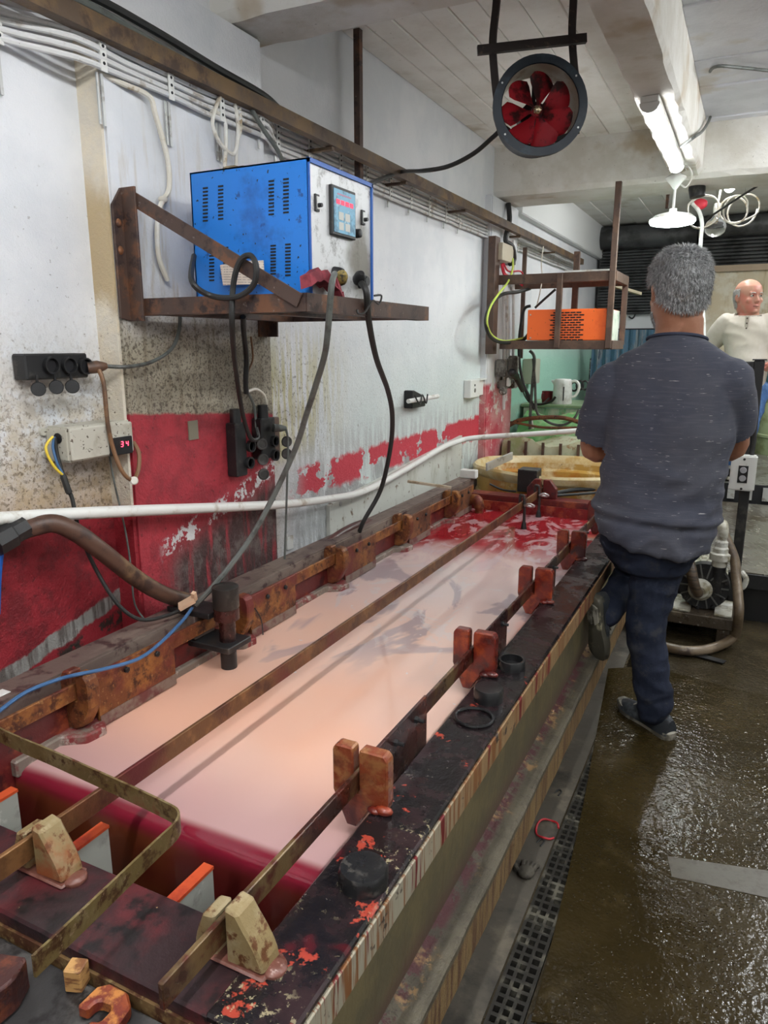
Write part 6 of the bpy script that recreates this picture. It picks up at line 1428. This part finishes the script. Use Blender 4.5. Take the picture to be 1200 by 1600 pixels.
# ---- the man in the grey-blue T-shirt
Y1 = 2.72
man = root('person', (-.25, Y1, 0), 'grey-haired man seen from behind in slate T-shirt, one foot up on the tank ledge', 'person')
def tr(ul, ur, z, y, ry, tilt=(0, 0), shrink=0):
    xa, xb = xu(ul, y, z), xu(ur, y, z); return ering(((xa+xb)/2, y, z), (xb-xa)/2-shrink, ry-shrink, 28, .0, tilt)
TORSO = [(1028, 1088, 1.52, 2.735, .070, (.0, -.25)), (1022, 1094, 1.475, 2.735, .075, (.0, -.25)), (1003, 1118, 1.445, 2.735, .095, (.0, -.2)), (972, 1140, 1.415, 2.735, .115, (0, -.1)), (955, 1150, 1.380, 2.735, .128, (0, 0)), (948, 1152, 1.32, 2.735, .138, (0, 0)), (946, 1151, 1.24, 2.735, .145, (0, 0)), (946, 1150, 1.15, 2.735, .147, (0, 0)), (944, 1141, 1.06, 2.74, .150, (0, 0)), (940, 1132, .98, 2.745, .158, (0, 0)), (935, 1125, .91, 2.745, .162, (0, 0)), (932, 1119, .86, 2.745, .163, (-.03, .03)), (928, 1115, .81, 2.745, .172, (-.08, .05)), (928, 1113, .755, 2.745, .177, (-.13, .06))]
shL, shR = Vector((xu(960, 2.74, 1.31), 2.74, 1.305)), Vector((xu(1134, 2.74, 1.33), 2.74, 1.325))
elL = Vector((xu(927, 2.80, 1.06), 2.80, 1.065)); elR = Vector((xu(1146, 2.90, 1.09), 2.90, 1.09))
slL = shL+(elL-shL)*.80; slR = shR+(elR-shR)*.70
hip = Vector((-.255, 2.74, .80))
kR = Vector((xu(1008, 2.73, .44), 2.74, .44)); aR = Vector((xu(1020, 2.72, .10), 2.715, .11))
hR = Vector((xu(1040, 2.74, .78), 2.74, .78)); hL = Vector((xu(985, 2.75, .78), 2.75, .78))
kL = Vector((-.352, 3.08, .53)); aL = Vector((xu(945, 2.72, .44), 2.735, .44))
HM = Matrix.Translation((xu(1056, 2.74, 1.50), 2.745, 1.508)) @ Matrix.Rotation(R(24), 4, 'Z') @ Matrix.Rotation(R(-4), 4, 'X') @ Matrix.Scale(1.12, 4)
hd = headmesh(None, jowl=1.12)
body = B()
body.rings([tr(a, c, z, y, ry, t_, .022 if z > .93 else .055) for a, c, z, y, ry, t_ in TORSO[3:]])
nb = Vector((xu(1058, 2.735, 1.40), 2.735, 1.40))
body.rings([ering(nb, .12, .08), ering(nb+Vector((0, .004, .05)), .088, .066), ering(nb+Vector((-.002, .004, .09)), .078, .066), ering(nb+Vector((-.004, 0, .14)), .077, .074), ering(HM @ Vector((0, -.01, .03)), .07, .08)])
wL, wR = Vector((-.20, 2.945, 1.10)), Vector((-.33, 2.975, 1.07))
limb(body, [(shL, .062), (shL+(elL-shL)*.5, .056), (elL, .047), (elL+(wL-elL)*.35, .046), (wL, .030)])
limb(body, [(shR, .062), (shR+(elR-shR)*.5, .056), (elR, .047), (elR+(wR-elR)*.35, .046), (wR, .030)])
hand(body, wL, (.8, .05, .15), (0, -1, -.2), 1); hand(body, wR, (-.85, -.12, .1), (0, -1, .1), -1)
limb(body, [(hL, .085), ((hL+kL)/2, .075), (kL, .052), ((kL*.6+aL*.4), .05), (aL, .035)])
limb(body, [(hR, .085), ((hR+kR)/2, .07), (kR, .050), ((kR*.6+aR*.4), .045), (aR, .033)])
hd2 = B(); hd2.bm.free(); hd2.bm = hd.bm.copy(); local_dup(hd2, HM)
me_ = bpy.data.meshes.new('h'); hd2.bm.to_mesh(me_); body.bm.from_mesh(me_); hd2.bm.free(); bpy.data.meshes.remove(me_)
remesh(body, .0058, 1).build('body', SKIN1, man, smooth=True, ang=0)
# T-shirt
sh_ = B(); sh_.rings([tr(a, c, z, y, ry, t_) for a, c, z, y, ry, t_ in TORSO])
for s0, e0, s1, wd in ((shL, slL, -1, .084), (shR, slR, 1, .080)):
    limb(sh_, [(s0, .090), (s0+(e0-s0)*.5, .088), (e0, wd)], 22)
shn = remesh(sh_, .0085, 3)
folds(shn, .013, (4.0, 4.0, 9), 3.1, 3.4, (1.1, .4))
folds(shn, .0045, (9, 9, 14), 8.7, -5, (1.1, .3))
for v in shn.bm.verts:           # bunched roll above the hem, soft hollow along the spine
    p = v.co
    v.co += v.normal*(.010*math.exp(-((p.z-.86+.06*(p.x+.25))/.013)**2)-.008*math.exp(-((p.z-.835+.06*(p.x+.25))/.010)**2))
    if p.y < 2.70 and p.z < 1.40: p.y += .010*math.exp(-((p.x+.27)/.045)**2)*max(0, min(1, (p.z-.95)/.2))*max(0, min(1, (1.42-p.z)/.1))
# cut the neck opening and the two cuffs so that the cloth ends in clean hems
bmesh.ops.delete(shn.bm, geom=[f for f in shn.bm.faces if f.calc_center_median().z > 1.467 - .22*(f.calc_center_median().y-2.735)], context='FACES')
for s0, e0 in ((shL, slL), (shR, slR)):
    d = (e0-s0).normalized()
    bmesh.ops.delete(shn.bm, geom=[f for f in shn.bm.faces if (f.calc_center_median()-e0).length < .125 and (f.calc_center_median()-e0).dot(d) > .006], context='FACES')
shn.build('t_shirt', SLUB, man, smooth=True, ang=0)
col = [ering(((xu(1022, 2.735, 1.47)+xu(1094, 2.735, 1.47))/2, 2.735, 1.468), .096, .086, 32, 0, (0, -.22))][0]
B().tube(col, .0055, 8, 1, True).build('collar', plain('slate_rib', (.045, .052, .08), .9, 0, .2), man, smooth=True)
# jeans
jn = B()
jn.rings([ering((hip.x+.005, 2.745, .90), .15, .125), ering((hip.x+.005, 2.745, .80), .160, .138), ering((hip.x+.005, 2.745, .72), .158, .138), ering((hip.x, 2.745, .64), .12, .12)])
limb(jn, [(hL+Vector((-.01, 0, -.03)), .098), (hL+(kL-hL)*.5, .095), (kL, .072), (kL+(aL-kL)*.55, .062), (aL+(kL-aL)*.02, .056)])
limb(jn, [(hR+Vector((-.012, 0, -.03)), .105), (hR+(kR-hR)*.35+Vector((-.005, 0, 0)), .096), (hR+(kR-hR)*.75, .080), (kR, .073), (kR+(aR-kR)*.5, .067), (aR+Vector((0, 0, .05)), .066), (aR+Vector((.004, .002, -.005)), .064)])
jnn = folds(remesh(jn, .0075, 3), .007, (6, 6, 12), 1.4, 4)
folds(jnn, .005, (7, 7, 20), 5.2, -6, (.3, .3))
pc0 = Vector((xu(1000, 2.60, .74), 2.61, .70))
shell(jnn, Matrix(), lambda c: c.y < 2.70 and abs(c.x-pc0.x-.0) < .07 and .615+abs(c.x-pc0.x)*.35 < c.z < .745-(c.x-pc0.x)*.1, .004, 'back_pocket', JEAN1, man)
jnn.build('jeans', JEAN1, man, smooth=True, ang=0)
# hair, beard, shoes
def hp1(c):
    if abs(c.x) > .079 and -.045 < c.y < .022 and .06 < c.z < .132: return False
    if c.y > .03: return c.z > .150+.25*max(0, c.y-.05)
    if c.y > -.03: return c.z > .128-.6*max(0, .03-c.y)*0 and c.z > .12
    return c.z > .035+(.05*max(0, (c.y+.09)/.06))
def flow1(c):
    d = Vector((c.x, c.y+.035, (c.z-.20)*1.0)); s_ = Vector((-d.y, d.x, 0))*.5
    return Vector((d.x, d.y, -.5*max(0, .22-c.z)*8)).normalized()+s_*2
shell(hd, HM, hp1, .004, 'hair', HAIR1, man, 9000, .021, 4, .6, flow1, .0009)
shell(hd, HM, lambda c: c.y > .005 and c.z < .05-.35*max(0, c.y-.06)*0 and (c.z > -.02) and not (abs(c.x) < .022 and c.z > .028 and c.y > .075), .0008, 'beard', HAIR1, man, 2200, .006, 5, .35, lambda c: Vector((0, .5, -1)), .0008)
hd.bm.free()
hv, tv = V(1047, 1158, z=0), V(978, 1112, z=0)
d = (tv-hv).to_2d(); MR = Matrix.Translation((hv.x, hv.y, .001)) @ Matrix.Rotation(math.atan2(-d.x, d.y), 4, 'Z')
shoe(man, MR, SHOEB, SOLEG, .98)
fd = Vector((.10, .12, -.98)).normalized(); nz = Vector((.42, .86, 0)); nz = (nz-fd*nz.dot(fd)).normalized(); sx_ = fd.cross(nz)
hl_ = Vector((xu(928, 2.70, .50), 2.665, .515))
ML = Matrix(((sx_.x, fd.x, nz.x, hl_.x), (sx_.y, fd.y, nz.y, hl_.y), (sx_.z, fd.z, nz.z, hl_.z), (0, 0, 0, 1)))
shoe(man, ML, SHOEB, SOLED, .93)
b = B(); b.prism([(-.022, .012), (-.024, .07), (-.008, .085), (-.004, .05), (.004, .05), (.008, .085), (.024, .07), (.022, .012), (0, 0)], 'z', -.006, .001)
bmesh.ops.transform(b.bm, matrix=ML @ Matrix.Translation((0, .02, -.001)), verts=b.bm.verts); b.build('sole_patch', SOLEG, man, label='pale horseshoe patch on the raised heel')
# ---- the man in the cream sweater, on the slab beyond
Y2, Z2 = 6.35, .42
man2 = root('person', (.05, Y2, Z2), 'balding man in cream buttoned sweater and blue jeans standing behind the handrail', 'person')
x2 = lambda u, z, y=Y2: xu(u, y, z)
zz2 = lambda v, u=1165, y=Y2: V(u, v, y=y).z
H2 = Matrix.Translation((x2(1168, 1.70), Y2-.01, zz2(490))) @ Matrix.Rotation(R(180+38), 4, 'Z') @ Matrix.Rotation(R(3), 4, 'X') @ Matrix.Scale(1.08, 4)
hd = headmesh(None, jowl=1.02)
T2 = [(1154, 1181, 483, .075), (1148, 1188, 489, .09), (1138, 1196, 496, .11), (1130, 1204, 505, .13), (1128, 1205, 520, .15), (1131, 1202, 540, .17), (1134, 1199, 560, .19), (1135, 1199, 580, .19), (1137, 1197, 600, .18), (1138, 1196, 612, .17)]
def tr2(ul, ur, v, ry, sk=0):
    z = zz2(v); xa, xb = x2(ul, z), x2(ur, z); return ering(((xa+xb)/2, Y2, z), (xb-xa)/2-sk, ry-sk, 26)
s2L, s2R = Vector((x2(1134, 1.55), Y2, zz2(506))), Vector((x2(1200, 1.55), Y2, zz2(506)))
e2L, e2R = Vector((x2(1100, 1.35), Y2+.12, zz2(548))), Vector((x2(1222, 1.35), Y2+.08, zz2(548)))
w2L, w2R = Vector((x2(1132, 1.2), Y2-.06, zz2(585))), Vector((x2(1203, 1.2), Y2-.10, zz2(566)))
f2L = Vector((x2(1134, .5), Y2-.02, Z2)); f2R = Vector((x2(1150, .5), Y2-.02, Z2))
h2L, h2R = Vector((x2(1149, 1.1), Y2, zz2(610))), Vector((x2(1180, 1.1), Y2, zz2(610)))
k2L, k2R = Vector((x2(1143, .8), Y2-.10, zz2(664))), Vector((x2(1168, .8), Y2-.12, zz2(664)))
a2L, a2R = Vector((x2(1134, .5), Y2+.02, Z2+.10)), Vector((x2(1151, .5), Y2, Z2+.10))
body = B(); body.rings([tr2(*q, .02) for q in T2[3:]])
nb = Vector(((s2L.x+s2R.x)/2, Y2, zz2(500)))
body.rings([ering(nb, .085, .07), ering(nb+Vector((0, 0, .05)), .072, .07), ering(nb+Vector((0, -.005, .12)), .075, .075)])
limb(body, [(s2L, .06), (e2L, .046), (w2L, .03)]); limb(body, [(s2R, .06), (e2R, .046), (w2R, .03)])
hand(body, w2L, (.5, .1, -.5), (.7, .3, 0), 1); hand(body, w2R, (-.5, .1, -.5), (-.7, .3, 0), -1)
limb(body, [(h2L, .09), (k2L, .055), (a2L, .036)]); limb(body, [(h2R, .09), (k2R, .055), (a2R, .036)])
hd2 = B(); hd2.bm.free(); hd2.bm = hd.bm.copy(); local_dup(hd2, H2)
me_ = bpy.data.meshes.new('h'); hd2.bm.to_mesh(me_); body.bm.from_mesh(me_); hd2.bm.free(); bpy.data.meshes.remove(me_)
remesh(body, .0062, 0).build('body', SKIN2, man2, smooth=True, ang=0)
sw2 = B(); sw2.rings([tr2(*q) for q in T2])
limb(sw2, [(s2L, .082), (s2L+(e2L-s2L)*.5, .078), (e2L, .064), (e2L+(w2L-e2L)*.85, .046)]); limb(sw2, [(s2R, .082), (s2R+(e2R-s2R)*.5, .078), (e2R, .064), (e2R+(w2R-e2R)*.7, .048)])
sn = folds(remesh(sw2, .011, 3), .008, (5, 5, 9), 2.2, 3)
ntop = zz2(492); ncx = (x2(1152, 1.6)+x2(1182, 1.6))/2
bmesh.ops.delete(sn.bm, geom=[f for f in sn.bm.faces if f.calc_center_median().z > ntop+.15*(f.calc_center_median().y-Y2) and abs(f.calc_center_median().x-ncx) < .092], context='FACES')
sn.build('sweater', SWEAT, man2, smooth=True, ang=0)
ncx = (x2(1152, 1.6)+x2(1182, 1.6))/2
B().tube(ering((ncx, Y2, ntop-.004), .088, .088, 28, 0, (0, .15)), .008, 8, 1, True).build('collar', grunge('cream_rib', (.52, .47, .4), [], .9), man2, smooth=True)
fy_ = Y2-.098
b = B().box((ncx-.012-.002, fy_-.045, ntop-.13), (ncx+.014, fy_+.02, ntop-.01)); b.build('placket', grunge('cream_placket', (.55, .5, .43), [], .9), man2, bevel=.003)
for k in range(3): B().lathe([(.007, 0), (.006, .004)], (ncx, fy_-.046, ntop-.03-k*.036), (0, -1, 0), 10).build('button', plain('brown_button', (.12, .09, .07), .4) if k == 0 else bpy.data.materials['brown_button'], man2)
jn = B(); jn.rings([ering(((h2L.x+h2R.x)/2, Y2, zz2(600)), .155, .15), ering(((h2L.x+h2R.x)/2, Y2, zz2(622)), .16, .15), ering(((h2L.x+h2R.x)/2, Y2, zz2(636)), .12, .12)])
limb(jn, [(h2L, .10), (k2L, .075), (a2L+(k2L-a2L)*.3, .07), (a2L+Vector((0, 0, .0)), .066)]); limb(jn, [(h2R, .10), (k2R, .078), (a2R+(k2R-a2R)*.3, .07), (a2R+Vector((0, 0, .0)), .066)])
folds(remesh(jn, .011, 3), .009, (6, 6, 12), 4.4, 4).build('jeans', JEAN2, man2, smooth=True, ang=0)
shell(hd, H2, lambda c: (not (abs(c.x) > .079 and -.045 < c.y < .022 and .06 < c.z < .132)) and (.045 < c.z < .165 and c.y < .01+.1*(c.z-.1) and not (c.y > -.02 and c.z < .115)), .005, 'hair', HAIR2, man2, 2600, .014, 6, .4, lambda c: Vector((0, -.6, -1)), .0012)
B().tube([H2 @ Vector((x, y, .0408)) for x, y in ((-.022, .083), (-.01, .0925), (.01, .0925), (.022, .083))], .0028, 6, 3).build('mouth', plain('lip_line', (.22, .07, .06), .5), man2, smooth=True)
b = B()
for sg in (-1, 1): b.tube([H2 @ Vector((sg*x, y, z)) for x, y, z in ((.016, .094, .128), (.03, .094, .132), (.048, .084, .127))], .0035, 6, 3)
b.build('eyebrows', HAIR2, man2, smooth=True)
EYEW = plain('eye_white', (.6, .56, .52), .3); IRIS = plain('dark_iris', (.03, .02, .015), .2)
for sg in (-1, 1):
    e = B().ball(H2 @ Vector((sg*.032, .0725, .112)), .0125, 2).build('eye', EYEW, man2, smooth=True)
    B().ball(H2 @ Vector((sg*.032-.003, .0815, .112)), .0062, 2).build('iris', IRIS, e, smooth=True)
hd.bm.free()
for f_, yaw in ((f2L, 200), (f2R, 165)):
    shoe(man2, Matrix.Translation(f_+Vector((0, .05, .001))) @ Matrix.Rotation(R(yaw), 4, 'Z'), grunge('grey_shoe', (.25, .25, .25), [], .6) if 'grey_shoe' not in bpy.data.materials else bpy.data.materials['grey_shoe'], SOLEG, 1.0)
